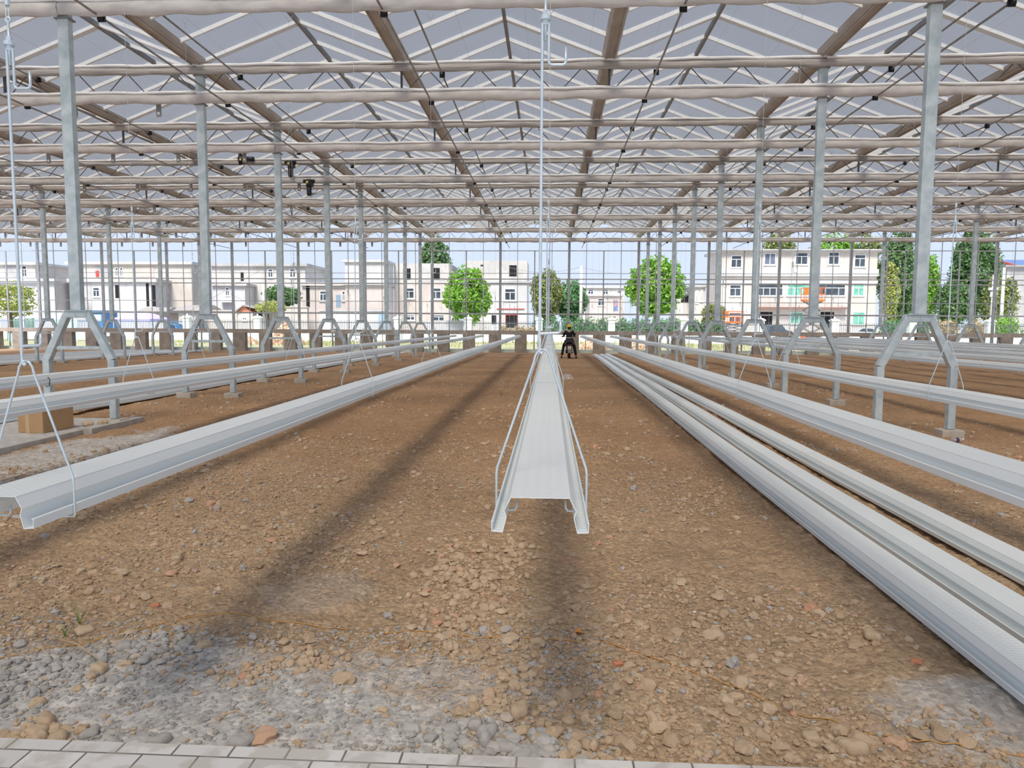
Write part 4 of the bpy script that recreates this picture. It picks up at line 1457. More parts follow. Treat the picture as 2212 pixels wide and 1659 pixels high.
def block(parent, name, px0, px1, pytop, Y, depth, m, z0=GO, slab=None, slabm=None, over=.35):
    x0, x1, _, z1 = R(px0, px1, pytop, pytop + 10, Y)
    o = MB().box(x0, x1, Y, Y + depth, z0, z1).build(name, m, parent)
    if slab:
        MB().box(x0 - over, x1 + over, Y - over, Y + depth + .2, z1 - .02, z1 + slab).build('roof_slab', slabm or m, parent)
    return x0, x1, z1


def wins(parent, Y, lst):
    for w_ in lst:
        px0, px1, py0, py1 = w_[:4]; kind = w_[4] if len(w_) > 4 else 'w'
        x0, x1, z0, z1 = R(px0, px1, py0, py1, Y)
        if kind == 'w': window(parent, x0, x1, z0, z1, Y)
        elif kind == 'w3': window(parent, x0, x1, z0, z1, Y, split=4)
        elif kind == 'g': window(parent, x0, x1, z0, z1, Y, GLASSG)
        elif kind == 'g3': window(parent, x0, x1, z0, z1, Y, GLASSG, split=3)
        elif kind == 'b': window(parent, x0, x1, z0, z1, Y, GLASSB, transom=False)
        elif kind == 'v': opening(parent, x0, x1, z0, z1, Y)
        elif kind == 'vr': opening(parent, x0, x1, z0, z1, Y, 'doorway', VOID, REDM)
        elif kind == 'wr': window(parent, x0, x1, z0, z1, Y, frame=PVC).children
        elif kind == 'd': opening(parent, x0, x1, z0, z1, Y, 'door', mat('blue_grey_door', (.22, .32, .42), .6))
        elif kind == 'dr': opening(parent, x0, x1, z0, z1, Y, 'door', REDM)
        elif kind == 'db': opening(parent, x0, x1, z0, z1, Y, 'door', mat('blue_door', (.10, .20, .42), .6, 0, (.45, .25, .2), 1.5, 3, .5, .6))


# right three storey block
Y = 90
B = thing('building', 'cream three storey building with five columns of windows at right', 'building', at(1725, 715, Y) * 1)
B.location = (0, 0, 0)
x0, x1, z1 = block(B, 'wall', 1555, 1896, 544, Y, 6.5, F_CREAM, GO, .28, F_GREY, .5)
zc = at(1700, 589, Y).z
MB().box(x0 - .12, x1 + .12, Y - .25, Y, zc - .42, zc + .42).build('cornice', F_WHITE, B)
zc2 = at(1700, 608, Y).z
MB().box(x0 - .1, x1 + .1, Y - .18, Y, zc2 - .25, zc2 + .25).build('cornice', F_WHITE, B)
for q in (648, 655): pass
wins(B, Y, [(1579, 1602, 552, 578), (1651, 1675.5, 547, 572, 'b'), (1718, 1745, 545.5, 571.5), (1789.5, 1812.5, 544.8, 571.5), (1845.5, 1869.5, 550, 577),
            (1576, 1600.5, 615, 639.6), (1635, 1691, 614, 639, 'w3'), (1700, 1749, 614, 639, 'g3'), (1768, 1826, 614, 639, 'w3'), (1842.7, 1866.4, 614, 639, 'g'),
            (1574, 1601, 675, 700), (1640, 1668, 674, 712, 'v'), (1707, 1735, 674, 700, 'g3'), (1772, 1801, 674, 712, 'v'), (1841, 1868, 674, 702, 'g')])
xa, xb, _, zz = R(1633, 1826, 666, 670, Y)
MB().box(xa, xb, Y - 1.1, Y, zz - .12, zz + .12).build('canopy', mat('brown_canopy', (.24, .13, .10), .8), B)
Y = 96
A = thing('building', 'low cream annex left of the three storey building', 'building')
block(A, 'wall', 1497, 1524, 620, Y, 8, F_CREAM, GO, .25, F_GREY)
wins(A, Y, [(1503, 1508, 627, 655, 'b'), (1513, 1518, 625, 652, 'b')])
A = thing('building', 'pale house wall with a dark window behind the round tree at right', 'building')
block(A, 'wall', 1462, 1500, 634, 99, 6, F_CREAM, GO, .2, F_GREY)
wins(A, 99, [(1471, 1487, 638, 654, 'v')])

# small house in the gap
A = thing('building', 'small two storey grey house with a blue door between the trees', 'building')
block(A, 'wall', 1258, 1349, 622, 120, 8, F_DUSTY, GO, .3, F_DUSTY)
wins(A, 120, [(1270, 1282, 625, 637), (1302, 1314, 625, 637), (1333, 1340, 625, 634)])
block(A, 'wall', 1274, 1343, 639, 114, 6, F_PINK, GO, .3, F_DUSTY)
wins(A, 114, [(1291, 1306, 645, 660), (1325, 1335, 648, 672, 'db')])

# white house with black upper window
Y = 80
A = thing('building', 'white two storey house with an empty black window and red framed door', 'building')
block(A, 'wall', 1004, 1139, 563, Y, 6.5, F_DUSTY)
block(A, 'wall', 1060, 1138.5, 612, Y - .12, .2, F_WHITE)
wins(A, Y, [(1100, 1116, 573, 597, 'v'), (1038, 1044, 572, 575, 'v')])
wins(A, Y - .14, [(1090, 1114, 623.5, 649), (1093, 1117, 681, 708, 'vr'), (1062, 1072, 681, 700, 'v')])
x0, x1, z0, z1 = R(1073, 1133, 666.5, 668, Y - .14)
MB().box(x0, x1, Y - .22, Y - .1, z1 - .08, z1).build('red_trim', REDM, A)
x0, x1, z0, z1 = R(1000, 1145, 607, 611.5, Y)
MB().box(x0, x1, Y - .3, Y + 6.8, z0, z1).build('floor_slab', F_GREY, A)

# house with two black windows
Y = 78
A = thing('building', 'grey plaster house with two empty black windows upstairs', 'building')
block(A, 'wall', 851, 972, 569, Y, 7, F_DUSTY)
block(A, 'wall', 851, 972, 612, Y - .12, .3, F_PINK)
wins(A, Y, [(871, 887, 580, 604, 'v'), (934, 950, 579, 604, 'v')])
wins(A, Y - .14, [(872, 895, 622, 645), (930, 953, 622, 646), (878, 896, 680, 692), (936, 960, 680, 694), (975, 988, 682, 694)])
x0, x1, z0, z1 = R(915, 1000, 692, 716, 71)
MB().box(x0, x1, 71, 71.3, GO, z1).build('garden_wall', F_WHITE, A)

# white box house
Y = 74
A = thing('building', 'bluish white two storey house with blank walls', 'building')
block(A, 'wall', 745, 831, 566, Y, 4, F_WHITE, GO, .22, F_WHITE, .25)
block(A, 'wall', 746, 831, 617, Y - .6, 2, F_PINK)
x0, x1, z0, z1 = R(740, 835, 611, 617, Y)
MB().box(x0, x1, Y - .9, Y + 5.6, z0, z1).build('floor_slab', F_GREY, A)

# one storey wing
Y = 80
A = thing('building', 'low pinkish wing with slatted windows and a grey door', 'building')
block(A, 'wall', 653, 746, 617, Y, 6, F_PINK, GO, .35, F_DUSTY)
wins(A, Y, [(691, 705, 628.5, 650), (726, 736, 637, 664, 'd'), (739, 746, 629, 650), (661.5, 669, 617, 662, 'v')])

# long left terraces
Y = 82
A = thing('building', 'long pale two storey terrace with white windows left of centre', 'building')
block(A, 'wall', 457, 659, 575, Y, 7.5, F_DUSTY, GO, .3, F_GREY)
wins(A, Y, [(579, 590, 581, 599.5), (626, 638.6, 580.5, 599.5), (520, 526.5, 588, 607, 'v')])
block(A, 'wall', 459, 529, 617, Y - 2.5, 4, F_WHITE, GO, .25, F_DUSTY)
wins(A, Y - 2.5, [(487, 496, 621, 639)])
x0, x1, z0, z1 = R(474, 501, 641, 653, Y - 3.1)
MB().hull8([(x0, Y - 3.2, z0), (x1, Y - 3.2, z0), (x1, Y - 2.5, z0 + .1), (x0, Y - 2.5, z0 + .1), (x0, Y - 3.1, z0 + .1), (x1, Y - 3.1, z0 + .1), (x1, Y - 2.5, z1), (x0, Y - 2.5, z1)]).build(
    'awning', mat('lilac_sheet', (.52, .52, .64), .6), A)
Y = 84
A = thing('building', 'long cream terrace with a red door and large dark openings at left', 'building')
block(A, 'wall', 150, 413, 571, Y, 3, F_CREAM, GO, .3, F_DUSTY)
wins(A, Y, [(249, 256, 578, 597), (259, 266, 578, 597), (207, 214, 585, 598, 'dr')])
x0, x1, z0, z1 = R(204, 244, 575, 602, Y); MB().box(x0, x1, Y - .03, Y, z0, z1).build('recess_shade_panel', F_GREY, A)  # grey panel on the wall face; the recess shade is in its colour
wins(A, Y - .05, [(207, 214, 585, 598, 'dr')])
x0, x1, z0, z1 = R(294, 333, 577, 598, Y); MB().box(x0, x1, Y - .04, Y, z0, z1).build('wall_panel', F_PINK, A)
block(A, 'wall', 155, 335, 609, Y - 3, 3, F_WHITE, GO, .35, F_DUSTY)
x0, x1, z0, z1 = R(175, 198, 610, 668, Y - 3); MB().box(x0, x1, Y - 3.04, Y - 3, z0, z1).build('recess_shade_panel', F_GREY, A)  # flat grey slab, its darker colour stands for the unlit recess
wins(A, Y - 3, [(178, 187.5, 621, 641), (201, 215.5, 621, 641), (249, 258.6, 616, 644, 'v'), (329, 336, 616, 662, 'v'), (316, 322, 612, 662, 'v')])
wins(A, Y, [(351, 355, 630, 650, 'v')])
x0, x1, z0, z1 = R(416, 434, 616.5, 655, Y)
# dark opening on the side wall
xs = at(413, 640, Y).x
MB().box(xs - .02, xs + .03, Y + .4, Y + 2.6, z0, z1).build('opening', VOID, A)
Y = 85
A = thing('building', 'white two storey house with a grey side wall at the left edge', 'building')
block(A, 'wall', -60, 76, 572, Y, 6.2, F_CREAM, GO, .3, F_DUSTY)
wins(A, Y, [(47, 58.5, 574, 598)])
x0, x1, z0, z1 = R(10, 40, 574, 602, Y); MB().box(x0, x1, Y - .03, Y, z0, z1).build('recess_shade_panel', F_GREY, A)  # no real depth here: shade of the recess painted as a grey panel
block(A, 'wall', -60, 117, 607, Y - 3, 3, F_WHITE, GO, .3, F_WHITE, .5)
wins(A, Y - 3, [(60, 70, 620, 640)])

# far right grey building with a blue roof behind
A = thing('building', 'grey industrial building at the far right edge', 'building')
Y = 101
x0, x1, z0, z1 = R(2172, 2300, 577, 700, Y)
MB().box(x0, x1 + 10, Y, Y + 4, GO, z1).build('wall', F_GREY, A)
MB().box(x0 - .5, x1 + 10, Y - .5, Y + 4, z1, z1 + .25).build('roof_slab', ROOFT, A)
A = thing('building', 'blue pitched roof with red edge behind the grey building', 'building')
x0, x1, z0, z1 = R(2186, 2300, 556, 574, 107)
MB().hull8([(x0 + .5, 107, z0), (x1, 107, z0), (x1, 115, z0), (x0 + .5, 115, z0), (x0, 111, z1), (x1, 111, z1), (x1, 111.5, z1), (x0, 111.5, z1)]).build('roof', mat('blue_roof_sheet', (.10, .17, .34), .5), A)
MB().beam((x0 + .4, 106.8, z0), (x0 - .1, 111, z1), .25, .25).build('roof_edge', REDM, A)
MB().box(x0 + 1, x1, 107.5, 114.5, GO, z0).build('wall', F_GREY, A)

# sheds and low walls in front of the houses
A = thing('shed', 'small shed with an orange brick gable and grey tiled roof', 'shed')
Y = 72
x0, x1, z0, z1 = R(513, 546, 675, 716, Y); xm = (x0 + x1) / 2 - .1; za = at(529, 661, Y).z
MB().prism([(x0, GO), (x1, GO), (x1, z1), (x0, z1)], Y, Y + 3.5).build('wall', F_CREAM, A)
MB().prism([(x0, z1), (x1, z1), (xm, za)], Y, Y + 3.5).build('gable', BRICKO, A)
for s, xe in ((-1, x0), (1, x1 + 2.6)):
    MB().beam((xm, Y - .25, za + .06), (xe + s * .3, Y - .25, z1 - .1), .02, .1).build('verge', ROOFT, A)
MB().hull8([(xm, Y - .3, za), (x1 + 2.4, Y - .1, z1 - .1), (x1 + 2.4, Y + 3.6, z1 - .1), (xm, Y + 3.6, za), (xm, Y - .3, za + .12), (x1 + 2.4, Y - .1, z1 + .02), (x1 + 2.4, Y + 3.6, z1 + .02), (xm, Y + 3.6, za + .12)]).build('roof', ROOFT, A)
MB().hull8([(xm, Y - .3, za), (x0 - .3, Y - .3, z1 - .1), (x0 - .3, Y + 3.6, z1 - .1), (xm, Y + 3.6, za), (xm, Y - .3, za + .12), (x0 - .3, Y - .3, z1 + .02), (x0 - .3, Y + 3.6, z1 + .02), (xm, Y + 3.6, za + .12)]).build('roof', ROOFT, A)
wins(A, Y, [(524, 533, 683, 692)])
for (a_, b_, c_, lab) in ((386, 440, 658, 'low shed with a grey tiled roof in front of the left terrace'), (300, 352, 663, 'second low tiled shed further left, behind the lilac canopy')):
    A = thing('shed', lab, 'shed'); Y = 76
    x0, x1, z0, z1 = R(a_, b_, c_ + 12, 716, Y); zr = at(a_, c_, Y).z
    MB().box(x0, x1, Y, Y + 4, GO, z1).build('wall', F_CREAM, A)
    MB().hull8([(x0 - .4, Y - .5, z1 - .05), (x1 + .4, Y - .5, z1 - .05), (x1 + .4, Y + 4, z1), (x0 - .4, Y + 4, z1),
                (x0 - .2, Y + 1.8, zr), (x1 + .2, Y + 1.8, zr), (x1 + .2, Y + 2.2, zr), (x0 - .2, Y + 2.2, zr)]).build('roof', ROOFT, A)
for (a_, b_, c_, Y, m, lab) in ((436, 512, 672, 74, F_CREAM, 'cream garden wall left of the brick gable shed'), (563, 664, 664, 73.5, F_CREAM, 'long cream garden wall behind the rubble heap'),
                                (690, 840, 672, 72.5, F_WHITE, 'white garden wall in front of the bluish white house'), (0, 150, 672, 78, F_WHITE, 'white garden wall at the far left')):
    x0, x1, z0, z1 = R(a_, b_, c_, 716, Y)
    tag(MB().box(x0, x1, Y, Y + .5, GO, z1).box(x0 - .1, x1 + .1, Y - .1, Y + .6, z1, z1 + .1).build('garden_wall', m), lab, 'wall')
x0, x1, z0, z1 = R(817, 833, 676, 716, 71.8)
tag(MB().box(x0, x1, 71.8, 71.9, GO, z1).build('gate', mat('blue_grey_gate', (.30, .42, .50), .5)), 'blue grey metal gate beside the white garden wall', 'gate')
for (a_, b_, lab) in ((561, 579, 'dark metal gate behind the rubble heap'), (429, 440, 'dark metal gate left of the cream garden wall')):
    x0, x1, z0, z1 = R(a_, b_, 672, 716, 73.2)
    tag(MB().box(x0, x1, 73.2, 73.3, GO, z1).build('gate', mat('dark_gate', (.06, .075, .09), .5)), lab, 'gate')

# lilac canopy tent
p = at(306, 673, 70)
T = thing('canopy_tent', 'lilac pop-up canopy tent behind the blue railing', 'tent', (p.x, 70, 0))
zt = at(306, 674, 70).z; ze = at(306, 689, 70).z; hw = (at(345, 690, 70).x - at(266, 690, 70).x) / 2
LIL = mat('lilac_canvas', (.56, .46, .72), .8)
b = MB()
hw2 = hw * .45; zm = ze + (zt - ze) * .75
R1 = [(-hw, -hw, ze), (hw, -hw, ze), (hw, hw, ze), (-hw, hw, ze)]; R2 = [(-hw2, -hw2, zm), (hw2, -hw2, zm), (hw2, hw2, zm), (-hw2, hw2, zm)]
b.add(R1 + R2 + [(0, 0, zt)], [(0, 1, 5, 4), (1, 2, 6, 5), (2, 3, 7, 6), (3, 0, 4, 7), (4, 5, 8), (5, 6, 8), (6, 7, 8), (7, 4, 8)])
for i in range(4):
    a, c = R1[i], R1[(i + 1) % 4]
    b.add([a, c, (c[0], c[1], ze - .25), (a[0], a[1], ze - .25)], [(0, 1, 2, 3)])
b.build('canopy', LIL, T, False, 0, None, .02)
for sx in (-1, 1):
    for sy in (-1, 1): MB().box(sx * hw * .96 - .03, sx * hw * .96 + .03, sy * hw * .96 - .03, sy * hw * .96 + .03, -.17, ze).build('leg', GALV, T)

# teal tarpaulins and blue boxes at far left
TEAL = mat('pale_teal_sheet', (.42, .66, .66), .6, 0, (.52, .74, .73), 1.5, 3, bump=.4, bscale=4)
for (a_, b_, c_, d_, Y, lab) in ((27, 46, 688, 705, 62, 'pale teal sheet hung on the fence, left one'), (55, 75, 688, 706, 62, 'pale teal sheet hung on the fence, right one'),
                                 (17, 30, 720, 742, 56, 'pale teal board seen under the beam at far left'), (132, 152, 720, 744, 56, 'pale teal sheet seen under the beam, second opening'),
                                 (115, 168, 690, 708, 60, 'pale blue sheet covering a load behind the nearest left post')):
    x0, x1, z0, z1 = R(a_, b_, c_, d_, Y); b = MB(); n = 10
    for i in range(n + 1):
        x = x0 + (x1 - x0) * i / n; yy = Y + .08 * math.sin(i * 1.7)
        b.v += [(x, yy, -.17 if Y == 60 else z0 - (.25 if z0 > .6 else 0)), (x, yy + .05, z1 + .05 * math.sin(i))]
    for i in range(n): b.f.append((2 * i, 2 * i + 2, 2 * i + 3, 2 * i + 1)); b.mi.append(0)
    tag(b.build('tarpaulin', TEAL, None, False, 0, None, .03), lab, 'tarpaulin')
    for q in (0, 1):
        pass
x0, x1, z0, z1 = R(200, 228, 673, 716, 69)
K = thing('kiosk', 'small bright blue metal kiosk behind the lilac tent and railing', 'kiosk')
MB().box(x0, x1, 69, 71, GO, z1).build('wall', BLUEM, K); MB().box(x0 - .15, x1 + .15, 68.8, 71.1, z1, z1 + .12).build('roof', BLUEM, K)
MB().box(x0 + .2, x0 + .9, 68.97, 69.0, z1 - 1.0, z1 - .3).build('sign_panel', WHITEP, K)
# dark pallet pile under beam
tag(MB().hull8([(at(180, 745, 55).x, 55, -.17), (at(212, 745, 55).x, 55, -.17), (at(212, 745, 55).x, 57, -.17), (at(180, 745, 55).x, 57, -.17),
                (at(182, 735, 55).x, 55.2, .15), (at(211, 735, 55).x, 55.2, .35), (at(211, 735, 55).x, 57, .35), (at(182, 735, 55).x, 57, .15)]).build('sheet_pile', GALV_D),
    'low pile of dark grey sheets outside, seen under the beam at left', 'pile')


# rubble heaps
def heap(px, pyt, pyb, halfpx, Y, lab, seed):
    rs = np.random.RandomState(seed)
    c = at(px, pyb, Y); top = at(px, pyt, Y).z; hw = at(px + halfpx, pyb, Y).x - c.x
    H = top + .17
    V = []; Fc = []; tone = []; base = 0
    sh = [blob(1, 1, .7, .3, rs) for _ in range(8)]
    b = MB(); n = 24; m = 6
    for j in range(m + 1):
        for i in range(n):
            a = 2 * PI * i / n; rr = hw * (1 - j / m); V.append((rr * math.cos(a) * (1 + .08 * math.sin(3 * a)), rr * .8 * math.sin(a), H * (j / m) ** .9 * .93))
            tone.append(.45)
    for j in range(m):
        for i in range(n): Fc.append((j * n + i, j * n + (i + 1) % n, (j + 1) * n + (i + 1) % n, (j + 1) * n + i))
    base = len(V); V = [np.array(V)]
    for q in range(620):
        rad = math.sqrt(rs.uniform()); a = rs.uniform(0, 2 * PI); r = rs.uniform(.06, .17)
        P = sh[rs.randint(8)]; vs_ = P[0] * r + np.array([rad * hw * math.cos(a), rad * hw * .8 * math.sin(a), H * (1 - rad) ** .9 * .93])
        V.append(vs_); Fc += [tuple(i + base for i in f) for f in P[1]]; base += len(vs_); tone += [rs.uniform(.2, .9)] * len(vs_)
    me = bpy.data.meshes.new('rubble_heap'); me.from_pydata(np.concatenate(V).tolist(), [], Fc)
    me.materials.append(HEAPM); at_ = me.attributes.new('tone', 'FLOAT', 'POINT'); at_.data.foreach_set('value', tone)
    tag(link('rubble_heap', me, None, False, 0, (c.x, Y, -.17)), lab, 'rubble', None, 'stuff')


HEAPM = clod_material('brick_rubble', [(0, (.34, .20, .13)), (.5, (.56, .38, .26)), (1, (.72, .60, .48))], .3)
heap(620, 688, 748, 38, 54, 'tall heap of brown brick rubble outside, left of centre', 1)
heap(536, 725, 748, 20, 54, 'small heap of brick rubble outside, left of the tall heap', 2)
heap(1283, 723, 754, 34, 49, 'low wide heap of pale rubble outside, right of the rider', 3)
heap(1370, 727, 754, 38, 49, 'low heap of pale rubble outside, behind the right post bases', 5)


# ------------------------------------------------------------------ trees and plants
def leaf_material(name, a, b, c):
    m, t, p = newmat(name)
    p.inputs['Roughness'].default_value = .55
    at_ = t.nodes.new('ShaderNodeAttribute'); at_.attribute_name = 'tone'
    r = t.nodes.new('ShaderNodeValToRGB'); e = r.color_ramp.elements
    e[0].color = (*a, 1); e[1].color = (*c, 1); x = e.new(.5); x.color = (*b, 1)
    t.links.new(at_.outputs['Fac'], r.inputs[0]); t.links.new(r.outputs[0], p.inputs['Base Color'])
    tl = t.nodes.new('ShaderNodeBsdfTranslucent'); t.links.new(r.outputs[0], tl.inputs[0])
    mx = t.nodes.new('ShaderNodeMixShader'); mx.inputs[0].default_value = .35
    out = t.nodes['Material Output']
    t.links.new(p.outputs[0], mx.inputs[1]); t.links.new(tl.outputs[0], mx.inputs[2]); t.links.new(mx.outputs[0], out.inputs[0])
    return m


L_BRIGHT = leaf_material('fresh_green_leaves', (.10, .26, .03), (.24, .48, .06), (.48, .68, .14))
L_DARK = leaf_material('dark_green_leaves', (.05, .12, .04), (.12, .24, .08), (.26, .38, .14))
L_OLIVE = leaf_material('olive_leaves', (.12, .18, .05), (.26, .32, .10), (.50, .46, .22))
L_YEL = leaf_material('yellow_green_leaves', (.20, .28, .06), (.40, .46, .12), (.62, .56, .20))
L_BEAN = leaf_material('vegetable_leaves', (.06, .17, .06), (.14, .32, .12), (.32, .50, .26))
L_STRAW = leaf_material('straw', (.40, .30, .14), (.58, .46, .26), (.70, .60, .40))


def leaves(blobs, n, size, seed, shell=.55):
    """blobs: list of (cx,cy,cz,rx,ry,rz) ; leaf quads on and in the outer part of each blob, drooping outward"""
    rs = np.random.RandomState(seed)
    vol = np.array([b[3] * b[5] for b in blobs]); vol = vol / vol.sum()
    which = rs.choice(len(blobs), n, p=vol)
    B = np.array(blobs)[which]
    d = rs.normal(size=(n, 3)); d /= np.linalg.norm(d, axis=1)[:, None]
    # lumpy surface
    lump = 1 + .16 * np.sin(d[:, 0] * 7 + B[:, 0]) * np.sin(d[:, 2] * 8 + B[:, 2] * 2) + .1 * np.sin(d[:, 1] * 11 + d[:, 2] * 9)
    rad = (shell + (1 - shell) * rs.uniform(size=n) ** .6) * lump
    C = B[:, :3] + d * B[:, 3:] * rad[:, None]
    nrm = d * .7 + rs.normal(size=(n, 3)) * .6; nrm /= np.linalg.norm(nrm, axis=1)[:, None]
    u = np.cross(nrm, rs.normal(size=(n, 3))); u /= np.linalg.norm(u, axis=1)[:, None] + 1e-9
    v = np.cross(nrm, u)
    s = size * rs.uniform(.6, 1.3, n)[:, None]
    q = np.stack([C - u * s * .5, C + v * s * .32, C + u * s * .5, C - v * s * .32], 1).reshape(-1, 3)
    f = np.arange(4 * n).reshape(-1, 4)
    tone = np.repeat(np.clip(rs.normal(.5, .2, n), 0, 1), 4)
    return q, f, tone


def foliage(name, blobs, n, size, m, seed, parent=None, shell=.55):
    q, f, tone = leaves(blobs, n, size, seed, shell)
    me = bpy.data.meshes.new(name); me.from_pydata(q.tolist(), [], f.tolist()); me.materials.append(m)
    a = me.attributes.new('tone', 'FLOAT', 'POINT'); a.data.foreach_set('value', tone.tolist())
    return link(name, me, parent)


def tree(name, label, px0, px1, pyt, pyb, Y, m, n, size, seed, trunk=True, lumps=9, shape='round', base_py=None):
    rs = np.random.RandomState(seed)
    x0, x1, z0, z1 = R(px0, px1, pyt, pyb, Y)
    cx, cz = (x0 + x1) / 2, (z0 + z1) / 2; rx, rz = (x1 - x0) / 2, (z1 - z0) / 2
    ry = min(rx, 2.2)
    r = thing(name, label, 'tree' if trunk else 'bush', (cx, Y, -.17))
    bl = [(0, 0, cz + .17, rx * .86, ry * .86, rz * .9)]
    for i in range(lumps):
        a = rs.uniform(0, 2 * PI); e = rs.uniform(-1, 1)
        k = rs.uniform(.25, .38)
        w_ = math.sqrt(max(0, 1 - e * e))
        if shape == 'cone': w_ *= (1 - (e + 1) / 2 * .55)
        bl.append((rx * (1 - k) * w_ * math.cos(a), ry * (1 - k) * w_ * math.sin(a), cz + .17 + rz * (1 - k) * e, rx * k * 1.1, ry * k * 1.1, rz * k))
    foliage('crown', bl, n, size, m, seed, r)
    b = MB(); zt = cz + .17
    if trunk:
        b.tube([(0, 0, -.1), (.05, 0, zt * .4), (-.05, 0, zt), (0, 0, zt + rz * .6)], [.14 + rx * .05, .11 + rx * .04, .08 + rx * .03, .03], 8)
        for i in range(6):
            a = i * 1.05; h = zt * (.5 + .08 * i)
            b.tube([(0, 0, h), (rx * .35 * math.cos(a), ry * .35 * math.sin(a), h + rz * .35), (rx * .65 * math.cos(a), ry * .6 * math.sin(a), h + rz * .6)], [.07, .05, .02], 6)
    else:
        for i in range(5):
            a = i * 1.3; b.tube([(0, 0, 0), (rx * .3 * math.cos(a), ry * .3 * math.sin(a), zt * .6), (rx * .5 * math.cos(a), ry * .5 * math.sin(a), zt)], [.05, .035, .015], 5)
    b.build('trunk' if trunk else 'stem', BARK, r, True)
    return r


tree('tree', 'bright green rounded tree in front of the white house', 958, 1064, 571, 702, 70, L_BRIGHT, 9000, .34, 1)
tree('tree', 'big bright green tree right of centre', 1348, 1486, 549, 686, 76, L_BRIGHT, 11000, .40, 2)
tree('tree', 'tall dark tree behind the grey plaster house', 908, 978, 506, 640, 100, L_DARK, 4500, .5, 3)
tree('bush', 'large green and yellowish bush beside the white house', 1142, 1216, 580, 702, 72, L_OLIVE, 8000, .28, 4, False)
tree('bush', 'broad green bush right of the yellowish one', 1200, 1272, 600, 700, 73, L_BEAN, 6500, .28, 5, False)
tree('tree', 'thin yellow green tree at the left edge', -40, 78, 606, 690, 60, L_YEL, 2600, .26, 6)
tree('bush', 'dark green bush in front of the pale terrace', 566, 652, 616, 664, 76, L_DARK, 5000, .26, 7, True)
tree('bush', 'low yellow flowering creeper below the dark bush', 550, 620, 648, 678, 70.2, L_YEL, 1800, .2, 8, False)
tree('tree', 'small fruit tree with yellow fruit left of the three storey building', 1512, 1570, 652, 712, 74, L_OLIVE, 2200, .24, 9)
tree('tree', 'tree top showing over the left roof edge of the three storey building', 1640, 1720, 494, 620, 112, L_OLIVE, 3500, .55, 10)
tree('tree', 'bright green tree top over the middle of the three storey building', 1745, 1860, 500, 620, 112, L_BRIGHT, 4500, .5, 11)
tree('tree', 'brownish tree top over the right end of the three storey building', 1840, 1905, 496, 640, 110, L_OLIVE, 3500, .5, 12)
tree('tree', 'tall dark poplar just right of the three storey building', 1893, 1985, 486, 712, 95, L_DARK, 9500, .42, 13, lumps=14)
tree('tree', 'bright green slender tree between two tall dark trees', 1978, 2034, 545, 700, 97, L_BRIGHT, 4200, .42, 14)
tree('tree', 'tall dark poplar at right, tallest of the trees', 2050, 2172, 482, 700, 96, L_DARK, 13000, .42, 15, lumps=16)
tree('tree', 'rust tinted olive tree at the foot of the dark poplar', 1900, 1945, 560, 712, 90, L_YEL, 3000, .34, 18)
tree('tree', 'mid green tree low in front of the tallest poplar', 2010, 2110, 600, 710, 92, L_DARK, 6000, .36, 16)
tree('tree', 'green tree beside the pole at far right', 2120, 2200, 590, 712, 90, L_OLIVE, 5500, .36, 17)

for i, (a_, b_, c_, d_, m_, Y_, lab) in enumerate([
        (1150, 1240, 683, 718, L_BEAN, 69, 'leafy vegetable bed behind the railing right of the white house'),
        (1240, 1500, 686, 718, L_BEAN, 69, 'broad leafy vegetable bed behind the railing right of centre'),
        (1492, 1560, 690, 718, L_DARK, 69, 'green hedge below the fruit tree'),
        (1905, 2010, 690, 718, L_BEAN, 69, 'green plants behind the railing right of the white car'),
        (2150, 2260, 682, 718, L_BRIGHT, 69, 'bright green hedge behind the railing at far right'),
        (1075, 1165, 704, 718, L_STRAW, 68.3, 'dry straw coloured weeds behind the railing'),
        (2020, 2130, 690, 718, L_STRAW, 68, 'straw coloured maize stand behind the railing at right')]):
    x0, x1, z0, z1 = R(a_, b_, c_, d_, Y_); bl = []
    n = max(3, int((x1 - x0) / 1.0))
    for k in range(n): bl.append((x0 + (x1 - x0) * (k + .5) / n, Y_ + .9 * math.sin(k * 2.3), -.1 + (z1 + .1) * .45, .75, .9, (z1 + .15) * .55))
    tag(foliage('vegetation', bl, int(1100 * n), .20, m_, 60 + i, None, .3), lab, 'plants', None, 'stuff')


# ------------------------------------------------------------------ poles
def pole(px, pyt, Y, lab, r0=.17, bands=False, lamp=False):
    p = at(px, 715, Y); zt = at(px, pyt, Y).z
    o = thing('utility_pole', lab, 'pole', (p.x, Y, -.17))
    MB().tube([(0, 0, 0), (0, 0, zt + .17)], [r0, r0 * .65], 12).build('shaft', POLE, o, True)
    if bands:
        for k in range(3):
            MB().tube([(0, 0, .75 + .5 * k), (0, 0, 1.0 + .5 * k)], r0 * 1.04, 12).build('red_band', REDM, o, True)
        MB().box(-.6, .1, -.04, .04, zt - .3, zt - .22).build('crossarm', GALV, o)
    if lamp:
        MB().box(-.45, .35, -.3, .0, zt * .80, zt * .80 + .25).box(-.2, .2, -.15, .1, zt * .70, zt * .78).build('camera_head', WHITEP, o, False, .04)
    return o


pole(1254, 575, 70, 'white concrete pole with red and white bands at its foot, near centre', .19, True)
pole(571, 612, 71, 'pale concrete pole in front of the dark bush at left', .16)
pole(2161, 578, 78, 'pale concrete utility pole at far right', .20)
pole(2139, 594, 72, 'thin grey pole carrying a white camera box at right', .12, False, True)
